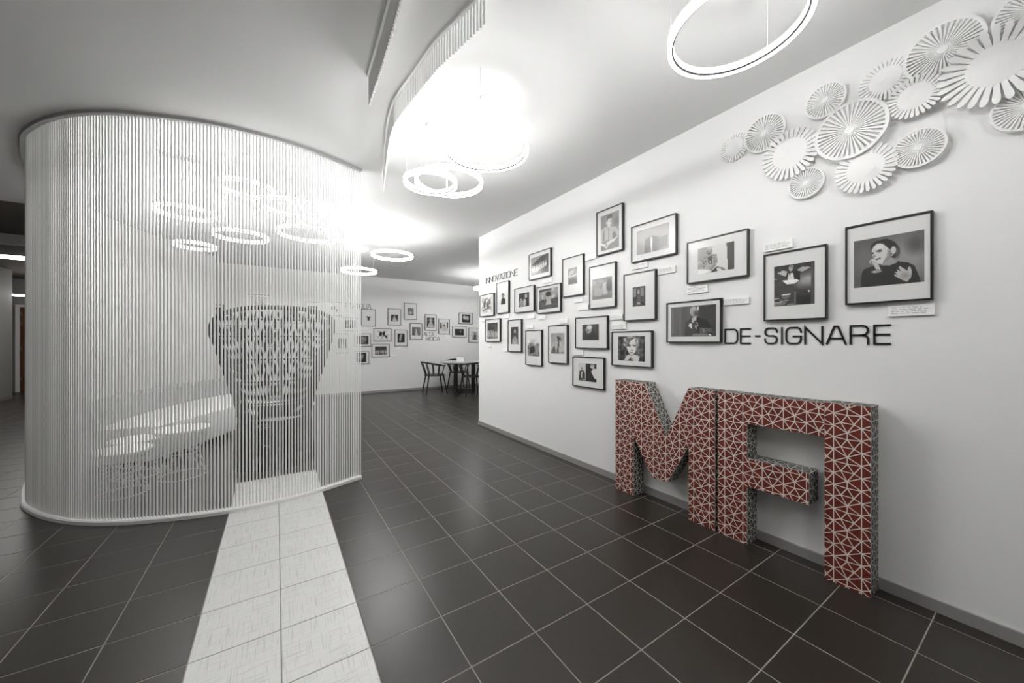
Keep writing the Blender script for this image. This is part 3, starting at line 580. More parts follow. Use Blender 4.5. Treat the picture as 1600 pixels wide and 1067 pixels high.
def picture(side, fr, pr, key, label, depth=0.028, bar=0.0075):
    p, w, h = wall_rect(side, *fr, depth)
    t = thing('framed_photograph', label, 'picture', wall_matrix(side, p), 'framed photographs on the right wall' if side == 'right' else 'framed photographs on the back wall')
    f = MB(); x, y = w / 2, h / 2
    outer = [(-x, -y), (x, -y), (x, y), (-x, y)]; inn = [(-x + bar, -y + bar), (x - bar, -y + bar), (x - bar, y - bar), (-x + bar, y - bar)]
    vs = [(a, b, .001) for a, b in outer] + [(a, b, depth) for a, b in outer] + [(a, b, depth) for a, b in inn] + [(a, b, .001) for a, b in inn]
    fs = []
    for k in range(4):
        q = (k + 1) % 4
        fs += [(k, q, 4 + q, 4 + k), (4 + k, 4 + q, 8 + q, 8 + k), (8 + k, 8 + q, 12 + q, 12 + k), (12 + k, 12 + q, q, k)]
    f.add(vs, fs).build('frame', M['frame'], t)
    MB().box(-x + bar, x - bar, -y + bar, y - bar, .003, depth - .008).build('mat_board', M['mat'], t)
    pp, pw, ph = wall_rect(side, *pr, depth)
    off = (pp - p); du = -off.y if side == 'right' else off.x
    px_w, px_h = abs(pr[1] - pr[0]), abs(pr[3] - pr[2])
    me = print_mesh(key, min(pw, w - 2 * bar - .01), min(ph, h - 2 * bar - .01), int(min(120, max(18, px_w * 1.1))), int(min(110, max(18, px_h * 1.1))))
    link('photo_print', me, t, Matrix.Translation((du, off.z, depth - .007)))
    MB().add([(-x + bar, -y + bar, depth - .004), (x - bar, -y + bar, depth - .004), (x - bar, y - bar, depth - .004), (-x + bar, y - bar, depth - .004)], [(0, 1, 2, 3)]).build('glass_pane', M['glass'], t, fix=False)
    return t
R = 'right'
picture(R, (931.7, 972.5, 332.4, 400.7), (937.9, 966.3, 338.5, 393), 'shirt_man', 'tall framed photo of a man in a shirt with clasped hands')
picture(R, (985.8, 1056, 354.9, 411.2), (994, 1044.7, 362, 399), 'pale_man', 'wide framed photo with a pale washed-out print, right of the tall shirt portrait')
picture(R, (826, 860, 398.2, 438.4), (828.9, 856, 403.7, 431.2), 'mountain_team', 'framed photo of a team in white before a mountain')
picture(R, (878.2, 911, 405.3, 464.7), (886.9, 901.1, 419.9, 445.2), 'dark_moth', 'tall frame with a small grey print in a wide white mat')
picture(R, (920.3, 961.1, 417.7, 483), (924.6, 955.5, 437, 469), 'seated_pair', 'tall framed pale photo of two seated figures below the shirt portrait')
picture(R, (974, 1023.9, 429.5, 501.8), (987.7, 1007.5, 449.2, 479.2), 'shelf_man', 'tall frame with a small busy print of a man before shelves')
picture(R, (749.3, 771, 462, 495.3), (752, 767.4, 467, 489.5), 'sketch_crowd', 'small framed busy photo nearest the wall corner, beneath INNOVAZIONE')
picture(R, (775.3, 794.4, 443, 490.4), (781.9, 789.2, 458.6, 476), 'small_figure', 'narrow tall frame with one tiny dark figure on white')
picture(R, (803.4, 834, 451.4, 489.4), (810, 826, 458.9, 480), 'tuxedo_pair', 'framed dark photo of a couple in evening dress')
picture(R, (838.3, 875.4, 449.2, 490.4), (841.5, 871.5, 453, 483.9), 'desk_boy', 'framed photo of a dark-haired person leaning over a desk')
picture(R, (757.6, 780.8, 499.6, 533.7), (761, 776.8, 505, 529.2), 'dancers', 'small framed dark photo of pale standing figures, lowest at the wall corner')
picture(R, (793.2, 814.2, 500.3, 549.1), (797.5, 809, 511.2, 537.8), 'bearded_man', 'narrow tall framed photo of a bearded man')
picture(R, (820.7, 845.8, 516.3, 569.8), (823.7, 842, 530, 555.9), 'rock_sitter', 'tall framed photo of a person sitting among rocks')
picture(R, (856.3, 886, 508.9, 566.4), (860, 881, 520.7, 552.4), 'dune_figure', 'tall framed photo of a leaning figure on pale sand')
picture(R, (898.3, 948.7, 496.6, 544.2), (909, 934.8, 507.3, 531.4), 'white_head', 'framed small dark print of a white-haired head in profile')
picture(R, (955.2, 1018.3, 517.9, 570.5), (965, 1007, 525.5, 562.8), 'blonde_woman', 'framed close-up portrait of a woman with short blond hair')
picture(R, (894.3, 943.2, 556.5, 602.3), (903, 931, 567, 594), 'two_panels', 'framed two-part photo, a seated figure beside a black panel, lowest on wall')
picture(R, (1072.8, 1168.7, 379.3, 444), (1089.6, 1146.4, 388.8, 428.8), 'laughing_man', 'wide framed photo of a laughing man with crossed arms in patterned shirt')
picture(R, (1041, 1126.3, 473.6, 535), (1047.8, 1118, 480.7, 526), 'man_chin', 'wide framed dark photo of a grey-haired man with hand at chin')
picture(R, (1192.9, 1291.6, 398.2, 501.8), (1208.7, 1272, 416.8, 478.7), 'conductor', 'large framed black photo of a performer at a bright music stand')
picture(R, (1320.4, 1457.3, 355.3, 476.5), (1333.5, 1443.7, 377, 450), 'woman_sweater', 'largest framed photo, a woman in dark sweater with hand at mouth')
Bk = 'back'
for fr, pr, key, lab in (
    ((564.4, 586.9, 482.5, 509.6), (572, 580, 493, 501), 'tiny_pot', 'framed photo of a tiny dark vase on white, right beneath FAMIGLIA'),
    ((606, 626.5, 481.9, 507.8), (611, 622, 491.5, 502), 'gown_wide', 'framed photo of a seated figure in wide gown, on the back wall'),
    ((631.5, 651.5, 473, 499), (637, 646.5, 481, 492), 'gown_crowd', 'topmost framed photo on the back wall between screen and ALTA MODA'),
    ((584, 611.5, 513, 533), (590, 606.5, 516.5, 529.5), 'busy_table', 'wide framed high-contrast photo of a crowded table on the back wall'),
    ((616.9, 636.6, 515, 541), (621.3, 632.5, 521, 535), 'dark_couple', 'tall framed near-black photo of a pale figure on the back wall'),
    ((640.9, 659.6, 505, 530.4), (644, 657, 511, 524), 'tall_gown', 'framed photo of a tall pale gown immediately left of ALTA MODA'),
    ((664, 682, 491, 516), (667, 679, 496, 512), 'kneeling_gown', 'framed photo of a figure in full gown right above ALTA MODA'),
    ((685.6, 702.8, 497.9, 521.9), (688, 700.5, 503, 517), 'street_gown', 'framed pale street photo right of the one above ALTA MODA'),
    ((707, 728.8, 509.4, 527), (711, 725, 513.8, 523.8), 'dark_profile', 'wide framed near-black profile photo above the table'),
    ((717, 738.8, 488.4, 505.6), (722, 735, 491, 503.5), 'two_faces', 'wide framed photo of two pale faces, highest above the table'),
    ((732.5, 752, 512, 535), (736.5, 748, 517.5, 531), 'lace_figure', 'framed photo partly hidden by the white wall corner, above the table'),
    ((553.8, 579.4, 521, 541.5), (557.5, 575.8, 524.7, 538), 'fur_coat', 'wide framed dark photo crossing the screen edge, upper of two'),
    ((552, 576.6, 549, 569), (556, 572.3, 551.3, 566.3), 'sculpted_hands', 'wide framed dark photo crossing the screen edge, lower of two'),
    ((581, 608.8, 537.5, 558), (586, 604, 541.5, 554), 'family_row', 'lowest wide framed dark group photo on the back wall, clear of the screen'),
    ((326, 350, 475, 499), (331, 345, 480, 494), 'gown_dark', 'framed photo at far left of the back wall behind the cords'),
    ((385, 422, 459, 481), (392, 415, 463, 477), 'pale_man', 'highest framed photo behind the cords, above the wicker armchair'),
    ((444, 470, 478, 505), (449, 465, 484, 499), 'gown_dark', 'framed photo behind the right top of the wicker armchair'),
    ((476, 502, 471, 498), (481, 497, 478, 491), 'two_faces', 'framed photo behind cords, second left of the word FAMIGLIA'),
    ((507.6, 535, 471, 493), (516, 528, 477, 487), 'busy_table', 'framed photo behind cords, immediately left of the word FAMIGLIA'),
    ((535, 559.7, 496, 517), (540, 555, 500, 512.5), 'dark_couple', 'framed photo behind cords, right under the word FAMIGLIA'),
    ((524.5, 545.6, 521, 552), (528, 542, 529, 544), 'tall_gown', 'tall framed photo behind cords, right of the wicker armchair'),
    ((353.5, 394, 508, 533), (361, 387, 512, 529), 'dark_profile', 'wide framed photo behind the left half of the wicker armchair'),
    ((409, 436, 514, 542), (414, 431, 519, 536), 'family_row', 'framed photo behind the middle of the wicker armchair')):
    picture(Bk, fr, pr, key, lab, depth=0.022, bar=0.009)

# ---- caption cards
def card(side, r, label, lines=True):
    p, w, h = wall_rect(side, *r, 0.012)
    t = tag(link('caption_card', MB().box(-w / 2, w / 2, -h / 2, h / 2, .001, .012).mesh('caption_card', M['card'], fix=True), None, wall_matrix(side, p)), label, 'caption card', 'white caption cards')
    if lines and r[1] - r[0] > 18:
        b = MB(); n = 4; rr = random.Random(int(r[0]))
        for k in range(n):
            y = h * (.30 - .18 * k); x1 = w * (.42 - .1 * rr.random() * (k != 1) - (.12 if k == 0 else 0))
            x = -w * .44
            while x < x1:
                l = rr.uniform(.008, .026); b.add([(x, y - h * .028, .0124), (min(x1, x + l), y - h * .028, .0124), (min(x1, x + l), y + h * .028, .0124), (x, y + h * .028, .0124)], [(0, 1, 2, 3)]); x += l + .005
        b.build('printed_text', M['ink'], t, fix=False)
for r, lab in (
    ((849, 862, 436, 443), 'small white caption card under the mountain team photo'),
    ((824, 835, 491.5, 498), 'small white caption card under the evening dress couple'),
    ((840.5, 852, 492.5, 499.6), 'small white caption card under the desk photo'),
    ((785.8, 795, 491.5, 498), 'small white caption card under the narrow tiny-figure frame'),
    ((751.5, 757.4, 497.8, 502.7), 'tiny white caption card at the wall corner, above the lowest corner photo'),
    ((760, 767, 536.5, 542), 'tiny white caption card under the lowest corner photo'),
    ((785, 792.8, 543.6, 549), 'tiny white caption card at lower left of the bearded man photo'),
    ((823, 833, 508, 513), 'small white caption card on top of the rock sitter photo'),
    ((873, 886.6, 498.5, 506), 'small white caption card above the pale sand photo'),
    ((914, 931.2, 400, 408), 'white caption card left of the tall shirt portrait'),
    ((897, 911, 466, 473), 'white caption card directly under the small grey print frame'),
    ((903, 919, 477.5, 485), 'white caption card between the small grey print and the white-haired head'),
    ((953, 972.5, 492.5, 500.3), 'white caption card left of the shelves photo bottom'),
    ((955.5, 977.5, 506, 514.5), 'white caption card above the blond woman portrait'),
    ((894, 911.3, 546.5, 554.4), 'white caption card above the two-part photo'),
    ((987, 1011.5, 413.5, 421.8), 'white caption card under the washed-out wide photo'),
    ((1027.6, 1054.8, 419.5, 429.5), 'white caption card right of the shelves photo top'),
    ((1073.6, 1105.4, 449, 459.5), 'white caption card under the laughing man photo'),
    ((1131, 1170, 467.5, 477), 'white caption card above the word DE-SIGNARE, beside the chin portrait'),
    ((1193, 1238.5, 382, 394.2), 'white caption card on top of the music stand photo'),
    ((1388, 1461, 478.5, 494.5), 'widest white caption card, printed with small text under the largest photo')):
    card(R, r, lab)
for r, lab in (((564, 576, 511.5, 514.5), 'thin white card under the tiny vase photo'), ((617, 627, 542.5, 545.5), 'thin white card under the near-black couple photo'),
               ((609.5, 619.5, 554.5, 557.5), 'thin white card right of the lowest back wall photo'), ((694, 702.5, 523.2, 526.5), 'thin white card under the pale street photo'),
               ((627.5, 636, 505, 508), 'thin white card right of the wide gown photo'), ((683.5, 691, 493.5, 496.3), 'thin white card left above the pale street photo')):
    card(Bk, r, lab, False)

# =================================================================== RAISED LETTERING
def arc(cx, cy, rx, ry, a0, a1, n=5):
    return [(cx + rx * math.cos(math.radians(a0 + (a1 - a0) * i / n)), cy + ry * math.sin(math.radians(a0 + (a1 - a0) * i / n))) for i in range(n + 1)]
q = .30
GL = {   # stroke centre lines in a unit box, y up; (relative width, strokes)
 'D': (.9, [[(0, 0), (0, 1)] + arc(1 - q, 1 - q, q, q, 90, 0) + arc(1 - q, q, q, q, 0, -90) + [(0, 0)]]),
 'E': (.8, [[(1, 1), (0, 1), (0, 0), (1, 0)], [(0, .5), (.96, .5)]]), 'F': (.75, [[(1, 1), (0, 1), (0, 0)], [(0, .5), (.9, .5)]]),
 '-': (.4, [[(0, .5), (1, .5)]]), 'I': (.12, [[(.5, 0), (.5, 1)]]),
 'S': (.9, [[(1, .74)] + arc(1 - q, 1 - .24, q, .24, 0, 90) + arc(q, 1 - .25, q, .25, 90, 270)[0:6] + arc(1 - q, .25, q, .25, 90, -90) + arc(q, .24, q, .24, 270, 180) + [(0, .28)]]),
 'G': (1.0, [[(1, .72)] + arc(1 - q, 1 - .26, q, .26, 0, 90) + arc(q, 1 - q, q, q, 90, 180) + arc(q, q, q, q, 180, 270) + arc(1 - q, q, q, q, 270, 360) + [(1, .45), (.52, .45)]]),
 'N': (1.0, [[(0, 0), (0, 1), (1, 0), (1, 1)]]), 'A': (1.05, [[(0, 0), (.40, 1), (.60, 1), (1, 0)], [(.15, .3), (.85, .3)]]),
 'R': (1.0, [[(0, 0), (0, 1)] + arc(1 - q, 1 - .26, q, .26, 90, -90) + [(0, .48)], [(.6, .48)] + arc(1 - .28, .26, .28, .2, 90, 0) + [(1, 0)]]),
 'V': (.95, [[(0, 1), (.5, 0), (1, 1)]]), 'Z': (.85, [[(0, 1), (1, 1), (0, 0), (1, 0)]]),
 'O': (1.0, [arc(1 - q, 1 - q, q, q, 90, 0) + arc(1 - q, q, q, q, 0, -90) + arc(q, q, q, q, 270, 180) + arc(q, 1 - q, q, q, 180, 90) + [(1 - q, 1)]]),
 'M': (1.1, [[(0, 0), (0, 1), (.5, .15), (1, 1), (1, 0)]]), 'L': (.7, [[(0, 1), (0, 0), (1, 0)]]), 'T': (.85, [[(0, 1), (1, 1)], [(.5, 1), (.5, 0)]]),
}
def glyph_mesh(ch, w, h, st, dep):
    b = MB()
    for stroke in GL[ch][1]:
        pts = [Vector((x * (w - st) + st / 2, y * (h - st) + st / 2)) for x, y in stroke]
        cl = [pts[0]]
        for p in pts[1:]:
            if (p - cl[-1]).length > 1e-5: cl.append(p)
        pts = cl; k = len(pts); closed = (pts[0] - pts[-1]).length < 1e-4
        if closed: pts = pts[:-1]; k -= 1
        L, Rr = [], []
        for i in range(k):
            d0 = (pts[i] - pts[i - 1]) if (i > 0 or closed) else None
            d1 = (pts[(i + 1) % k] - pts[i]) if (i < k - 1 or closed) else None
            d0 = (d0 or d1).normalized(); d1 = (d1 or d0).normalized()
            n0, n1 = Vector((-d0.y, d0.x)), Vector((-d1.y, d1.x)); m = n0 + n1
            if m.length < .2: m = n1.copy()
            m.normalize(); off = m * (st / 2 / max(.35, m.dot(n1)))
            L.append(pts[i] + off); Rr.append(pts[i] - off)
        if not closed:
            if k >= 2:
                e = (pts[0] - pts[1]).normalized() * st * .5; L[0] += e; Rr[0] += e
                e = (pts[-1] - pts[-2]).normalized() * st * .5; L[-1] += e; Rr[-1] += e
        for i in range(k if closed else k - 1):
            j = (i + 1) % k
            b.prism([Rr[i], Rr[j], L[j], L[i]], .001, dep)
    return b
def word(text, side, ext, yt, yb, stroke, label, dep=0.006):
    """ext: picture-plane x extents for every glyph"""
    if isinstance(ext[0], (int, float)):
        x0, x1 = ext
        pa = (on_x(x0, yt, W - dep) if side == 'right' else on_y(x0, yt, YB - dep)); pb = (on_x(x1, yt, W - dep) if side == 'right' else on_y(x1, yt, YB - dep))
        ua, ub = ((-pa.y, -pb.y) if side == 'right' else (pa.x, pb.x))
        tot = sum(GL[ch][0] for ch in text); gap = .16; full = tot + gap * (len(text) - 1); k = (ub - ua) / full; us = []; u = ua
        for ch in text: us.append((u, u + GL[ch][0] * k)); u += (GL[ch][0] + gap) * k
        xr = x0
    else:
        us = []
        for x0, x1 in ext:
            pa = (on_x(x0, yt, W - dep) if side == 'right' else on_y(x0, yt, YB - dep)); pb = (on_x(x1, yt, W - dep) if side == 'right' else on_y(x1, yt, YB - dep))
            us.append((-pa.y, -pb.y) if side == 'right' else (pa.x, pb.x))
        xr = ext[0][0]
    pt = on_x(xr, yt, W - dep) if side == 'right' else on_y(xr, yt, YB - dep); pb = on_x(xr, yb, W - dep) if side == 'right' else on_y(xr, yb, YB - dep)
    h = pt.z - pb.z; u0 = us[0][0]
    org = Vector((W, -u0, pb.z)) if side == 'right' else Vector((u0, YB, pb.z))
    t = thing('wall_lettering', label, 'lettering', wall_matrix(side, org), 'raised black words on the walls')
    for ch, (a, b) in zip(text, us):
        o = glyph_mesh(ch, max(b - a, stroke), h, stroke, dep).build('letter', M['black'], t); o.location = (a - u0, 0, 0)
Z = lambda a, b: (1120 + a / 5.517, 1120 + b / 5.517)
word('DE-SIGNARE', R, [Z(65, 182), Z(198, 292), Z(328, 373), Z(408, 525), Z(552, 568), Z(590, 732), Z(752, 917), Z(940, 1118), Z(1143, 1313), Z(1347, 1500)], 513.6, 537.3, 0.0088, 'large black raised word DE-SIGNARE on the wall above the patterned letters')
word('INNOVAZIONE', R, (759, 808.2), 434.5, 443.5, 0.0060, 'black raised word INNOVAZIONE near the corner of the white wall')
word('FAMIGLIA', Bk, (539.5, 580), 473.0, 481.4, 0.0085, 'black raised word FAMIGLIA crossing the edge of the screen')
word('ALTA', Bk, (661.9, 677.8), 519.3, 525.0, 0.0075, 'black raised word ALTA, upper word of two on the back wall')
word('MODA', Bk, (665.6, 687.5), 526.2, 532.2, 0.0075, 'black raised word MODA, lower word of two on the back wall')

# =================================================================== PATTERNED LETTERS ON THE FLOOR
XF = 2.376; XBK = W - 0.014
def fy(px, py):
    p = on_x(px, py, XF); return (-p.y, p.z)
CW, CHh = 0.105, 0.121
TRI = []
T0, A_, B_, C_, P1, P2, P4, P5, BT = (.5, 0), (.5, .28), (.27, .61), (.74, .626), (0, .25), (0, .74), (1, .25), (1, .74), (.5, 1)
for tri in ((T0, P1, A_), (T0, A_, P4), (P1, B_, A_), (A_, C_, P4), (A_, B_, C_), (P1, P2, B_), (P4, C_, P5), (B_, P2, BT), (C_, BT, P5), (B_, BT, C_), (P2, (0, 1.25), BT), (P5, BT, (1, 1.25))):
    TRI.append(tri)
def shrink(tri, e):
    a, b, c = [Vector(p) for p in tri]
    la, lb, lc = (b - c).length, (a - c).length, (a - b).length; per = la + lb + lc
    inc = (a * la + b * lb + c * lc) / per; r = abs((b - a).cross(c - a)) / per
    if r <= e * 1.05: return None
    k = 1 - e / r
    return [inc + (p - inc) * k for p in (a, b, c)]
def ccw(poly):
    s = sum(poly[i][0] * poly[(i + 1) % len(poly)][1] - poly[(i + 1) % len(poly)][0] * poly[i][1] for i in range(len(poly)))
    return list(poly) if s > 0 else list(reversed(poly))
def clip(poly, conv):
    conv = ccw(conv); out = [Vector(p) for p in poly]
    for i in range(len(conv)):
        a, b = Vector(conv[i]), Vector(conv[(i + 1) % len(conv)]); e = b - a; res = []
        for k in range(len(out)):
            p, qv = out[k], out[(k + 1) % len(out)]; sp, sq = e.cross(p - a), e.cross(qv - a)
            if sp >= 0: res.append(p)
            if (sp >= 0) != (sq >= 0): res.append(p + (qv - p) * (sp / (sp - sq)))
        out = res
        if len(out) < 3: return None
    return out
def pattern(convs, line=0.0046, ox=0.0, oy=0.0, cw=CW, ch=CHh):
    """red triangles of the tessellation inside the convex pieces"""
    xs = [p[0] for c in convs for p in c]; ys = [p[1] for c in convs for p in c]; polys = []
    for i in range(int(math.floor((min(xs) - ox) / cw)) - 1, int(math.ceil((max(xs) - ox) / cw)) + 1):
        for j in range(int(math.floor((min(ys) - oy) / ch)) - 2, int(math.ceil((max(ys) - oy) / ch)) + 2):
            for tri in TRI:
                tt = [(ox + (i + x) * cw, oy + (j + (1 - y) + (.5 if i % 2 else 0)) * ch) for x, y in tri]
                s = shrink(tt, line / 2)
                if not s: continue
                s = ccw(s)
                for cv in convs:
                    r = clip(s, cv)
                    if r: polys.append(r)
    return polys
def block(parent, outline, convs, name, ox, oy):
    """outline: polygon in (u, z) on the front plane; body, front print, side prints"""
    o = ccw(outline)
    dep = XBK - XF
    b = MB().prism(o, -dep, 0)
    body = b.build(name, M['cream'], parent)
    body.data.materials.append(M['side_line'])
    fm = MB()
    for pl in pattern([[(p[0], p[1]) for p in cv] for cv in convs], ox=ox, oy=oy):
        fm.add([(p[0], p[1], .0008) for p in pl], [tuple(range(len(pl)))])
    fm.build('red_triangle_print', M['red'], body, fix=False)
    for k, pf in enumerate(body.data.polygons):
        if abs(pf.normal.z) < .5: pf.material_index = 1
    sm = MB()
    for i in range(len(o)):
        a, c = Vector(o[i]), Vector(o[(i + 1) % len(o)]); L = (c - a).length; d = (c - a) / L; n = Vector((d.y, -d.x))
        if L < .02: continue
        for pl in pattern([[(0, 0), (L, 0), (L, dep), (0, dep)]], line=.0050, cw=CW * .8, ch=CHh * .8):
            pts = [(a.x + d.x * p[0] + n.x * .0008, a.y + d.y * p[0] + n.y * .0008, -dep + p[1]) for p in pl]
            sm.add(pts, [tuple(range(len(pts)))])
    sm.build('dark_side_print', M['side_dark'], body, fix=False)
    return body
lm = Matrix((Vector((0, -1, 0)), Vector((0, 0, 1)), Vector((-1, 0, 0)))).transposed().to_4x4(); lm.translation = Vector((XF, 0, 0))
ZT = 0.905
y = lambda px: fy(px, 700)[0]
ML, M1, M2, M3, M4 = y(961.8), y(989.6), y(1008), y(1076), y(1117)
val = fy(1041, 683); nl = fy(990, 680); nr = fy(1076, 697); vl = fy(1018.4, 746); vr = fy(1043, 753.4)
def rel(pts, u0): return [(p[0] - u0, p[1]) for p in pts]
u0 = ML
mt = lm.copy(); mt.translation = Vector((XF, -u0, 0))
tM = thing('letter_block', 'freestanding block letter M in dark red and cream triangle pattern', 'letter', mt, 'patterned block letters on the floor')
outM = [(ML, 0), (M1, 0), (M1, nl[1]), vl, vr, (M3, nr[1]), (M3, 0), (M4, 0), (M4, ZT), (M3, ZT), val, (M2, ZT), (ML, ZT)]
cvM = [[(ML, 0), (M1, 0), (M1, ZT), (ML, ZT)], [(M3, 0), (M4, 0), (M4, ZT), (M3, ZT)], [(M1, nl[1]), vl, val, (M2, ZT), (M1, ZT)], [vl, vr, val], [vr, (M3, nr[1]), (M3, ZT), val]]
block(tM, rel(outM, u0), [rel(c, u0) for c in cvM], 'letter_body', y(1084) - u0, fy(1096.5, 619)[1])
FL, F1, F2, FM = y(1121.4), y(1167), y(1288), y(1264)
zb1 = (fy(1288, 682)[1] + fy(1172, 663.3)[1]) / 2; zm1 = (fy(1171.4, 716)[1] + fy(1264.7, 741)[1]) / 2; zm0 = (fy(1263, 789)[1] + fy(1168, 760.5)[1]) / 2
IL, IR = y(1288.4), y(1360.5)
u0 = FL; mt = lm.copy(); mt.translation = Vector((XF, -u0, 0))
tA = thing('letter_block', 'freestanding angular block letter A in dark red and cream triangle pattern', 'letter', mt, 'patterned block letters on the floor')
outF = [(FL, 0), (F1, 0), (F1, zm0), (FM, zm0), (FM, zm1), (F1, zm1), (F1, zb1), (F2, zb1), (F2, ZT), (FL, ZT)]
cvF = [[(FL, 0), (F1, 0), (F1, ZT), (FL, ZT)], [(F1, zm0), (FM, zm0), (FM, zm1), (F1, zm1)], [(F1, zb1), (F2, zb1), (F2, ZT), (F1, ZT)]]
block(tA, rel(outF, u0), [rel(c, u0) for c in cvF], 'left_section', y(1160.7) - u0, fy(1177, 640)[1])
outI = [(IL, 0), (IR, 0), (IR, ZT + .006), (IL, ZT + .006)]
block(tA, rel(outI, u0), [rel(outI, u0)], 'right_post', y(1302.5) - u0, fy(1325, 638.4)[1])

# =================================================================== CUT-BOARD ROSETTES HIGH ON THE WALL
def petal_mesh(r0, r1, wid, th, root):
    L = r1 - r0
    prof = [(0, root / wid / 2), (.12, root / wid / 2 * .96), (.42, .36), (.68, .47), (.84, .44), (.95, .27), (1.0, 0)]
    lo = [(r0 + L * a, -wid * b) for a, b in prof]; up = [(r0 + L * a, wid * b) for a, b in reversed(prof[:-1])]
    return MB().prism(lo + up, -th, 0)
def rosette(px, py, ext, kind, label, n, off, tilt=(0, 0), hub=.58):
    p = on_x(px, py, W - off)
    cz = p.x * s_ + p.y * c_; rad = ext * cz / F_PX * .5 * .90
    m = wall_matrix('right', Vector((W, p.y, p.z))) @ Matrix.Translation((0, 0, off)) @ Matrix.Rotation(math.radians(tilt[0]), 4, 'X') @ Matrix.Rotation(math.radians(tilt[1]), 4, 'Y')
    t = thing('wall_rosette', label, 'wall ornament', m, 'white cut-board rosettes')
    th = .006
    if kind == 'p':
        dome = rad * .07
        MB().lathe([(0, dome), (rad * hub * .5, dome * .62), (rad * hub, 0), (rad * hub, -th * .9), (rad * hub * .5, dome * .62 - th), (0, dome - th)], 40).build('centre_disc', M['paper'], t)
        me = petal_mesh(rad * hub * .985, rad, 2 * math.pi * rad * .86 / n * .80, th, 2 * math.pi * rad * hub / n * .97).mesh('petal', M['paper'], fix=True)
        for k in range(n):
            link('petal', me, t, Matrix.Rotation(2 * math.pi * k / n, 4, 'Z') @ Matrix.Translation((0, 0, -.0006)) @ Matrix.Rotation(math.radians(7), 4, 'X'))
        MB().lathe([(0, -th), (rad * .12, -th), (rad * .12, -off + .001), (0, -off + .001)], 16).build('spacer', M['paper'], t)
    else:
        hr = rad * .13
        MB().lathe([(0, th), (hr, th * .9), (hr, -th * .6), (0, -th * .6)], 24).build('hub', M['paper'], t)
        MB().lathe([(rad * .90, th * .5), (rad, th * .5), (rad, -th - .012), (rad * .985, -th - .012), (rad * .985, -th * .5), (rad * .90, -th * .5)], 56, True).build('rim', M['paper'], t)
        w0, w1 = 2 * math.pi * hr / n * .90, 2 * math.pi * rad * .92 / n * .52
        me = MB().prism([(hr * .9, -w0 / 2), (rad * .92, -w1 / 2), (rad * .92, w1 / 2), (hr * .9, w0 / 2)], -th * .5, th * .45).mesh('spoke', M['paper'], fix=True)
        for k in range(n): link('spoke', me, t, Matrix.Rotation(2 * math.pi * k / n, 4, 'Z') @ Matrix.Rotation(math.radians(4), 4, 'X'))
        MB().lathe([(0, -th * .6), (rad * .1, -th * .6), (rad * .1, -off + .001), (0, -off + .001)], 16).build('spacer', M['paper'], t)
rosette(1147, 230, 48, 'p', 'smallest petalled rosette, lowest left end of the white cluster', 30, .012)
rosette(1194, 208, 64, 'w', 'spoked rosette between the smallest petalled one and a larger petalled one', 36, .020)
rosette(1233, 240, 86, 'p', 'petalled rosette above the small spoked wheel at the lower edge', 30, .032)
rosette(1259, 286, 52, 'w', 'small spoked wheel rosette hanging lowest in the white cluster', 36, .020)
rosette(1289, 157, 58, 'w', 'spoked wheel rosette standing alone at the upper edge, mid cluster', 34, .030)
rosette(1328, 203, 98, 'w', 'large spoked wheel rosette in the middle of the white cluster', 38, .052)
rosette(1351, 263, 83, 'p', 'petalled rosette at the lower edge beneath the large middle wheel', 30, .038)
rosette(1383, 124, 70, 'p', 'petalled rosette tucked under the big upper wheel, nearer the ceiling', 32, .024)
rosette(1429, 150, 72, 'p', 'petalled rosette left of the biggest one, overlapping its neighbour', 30, .050)
rosette(1435, 231, 66, 'w', 'spoked wheel rosette alone at the lower right of the cluster', 38, .030)
rosette(1473, 78, 96, 'w', 'large spoked wheel rosette high up, left of the biggest petalled one', 38, .036)
rosette(1557, 100, 138, 'p', 'biggest petalled rosette, with widely spread petals near the picture edge', 28, .066, hub=.50)
rosette(1606, 165, 82, 'w', 'spoked rosette cut by the right edge, below the biggest petalled one', 36, .030)
rosette(1612, 15, 86, 'w', 'spoked rosette at the top right corner, above the biggest petalled one', 38, .036)

# =================================================================== LOUNGE INSIDE THE SCREEN
def side_table(px, py, ztop, rad, label, rb=None):
    p = on_z(px, py, 0); rb = rb or rad * .82
    t = thing('side_table', label, 'side table', loc=(p.x, p.y, 0), group='round white wire tables')
    MB().lathe([(0, ztop), (rad - .006, ztop), (rad, ztop - .006), (rad, ztop - .018), (rad - .004, ztop - .022), (0, ztop - .022)], 40).build('table_top', M['rail'], t, smooth=True)
    cir = lambda r, z, n=36: [(r * math.cos(2 * math.pi * k / n), r * math.sin(2 * math.pi * k / n), z) for k in range(n)]
    MB().tube(cir(rb, .005), .005, 6, True).build('floor_ring', M['white_wire'], t, smooth=True)
    MB().tube(cir(rad * .9, ztop - .027), .004, 6, True).build('top_ring', M['white_wire'], t, smooth=True)
    MB().tube(cir(rad * .55, ztop * .5), .003, 6, True).build('waist_ring', M['white_wire'], t, smooth=True)
    n = 18
    for k in range(n):
        a, b, c2 = 2 * math.pi * k / n, 2 * math.pi * (k + .5) / n, 2 * math.pi * (k + 1) / n
        MB().tube([(rb * math.cos(a), rb * math.sin(a), .006), (rad * .55 * math.cos(b), rad * .55 * math.sin(b), ztop * .5), (rad * .9 * math.cos(c2), rad * .9 * math.sin(c2), ztop - .026)], .0022, 4).build('wire', M['white_wire'], t)
side_table(192, 771, .36, .185, 'round white wire table, leftmost and nearest behind the cords')
side_table(213, 743, .34, .19, 'round white wire table between two others, half covered by the nearest')
side_table(286, 743, .437, .205, 'round white wire table, right one of the overlapping three')
side_table(434, 689, .44, .40, 'broad round white table beyond the dark wicker armchair', rb=.22)

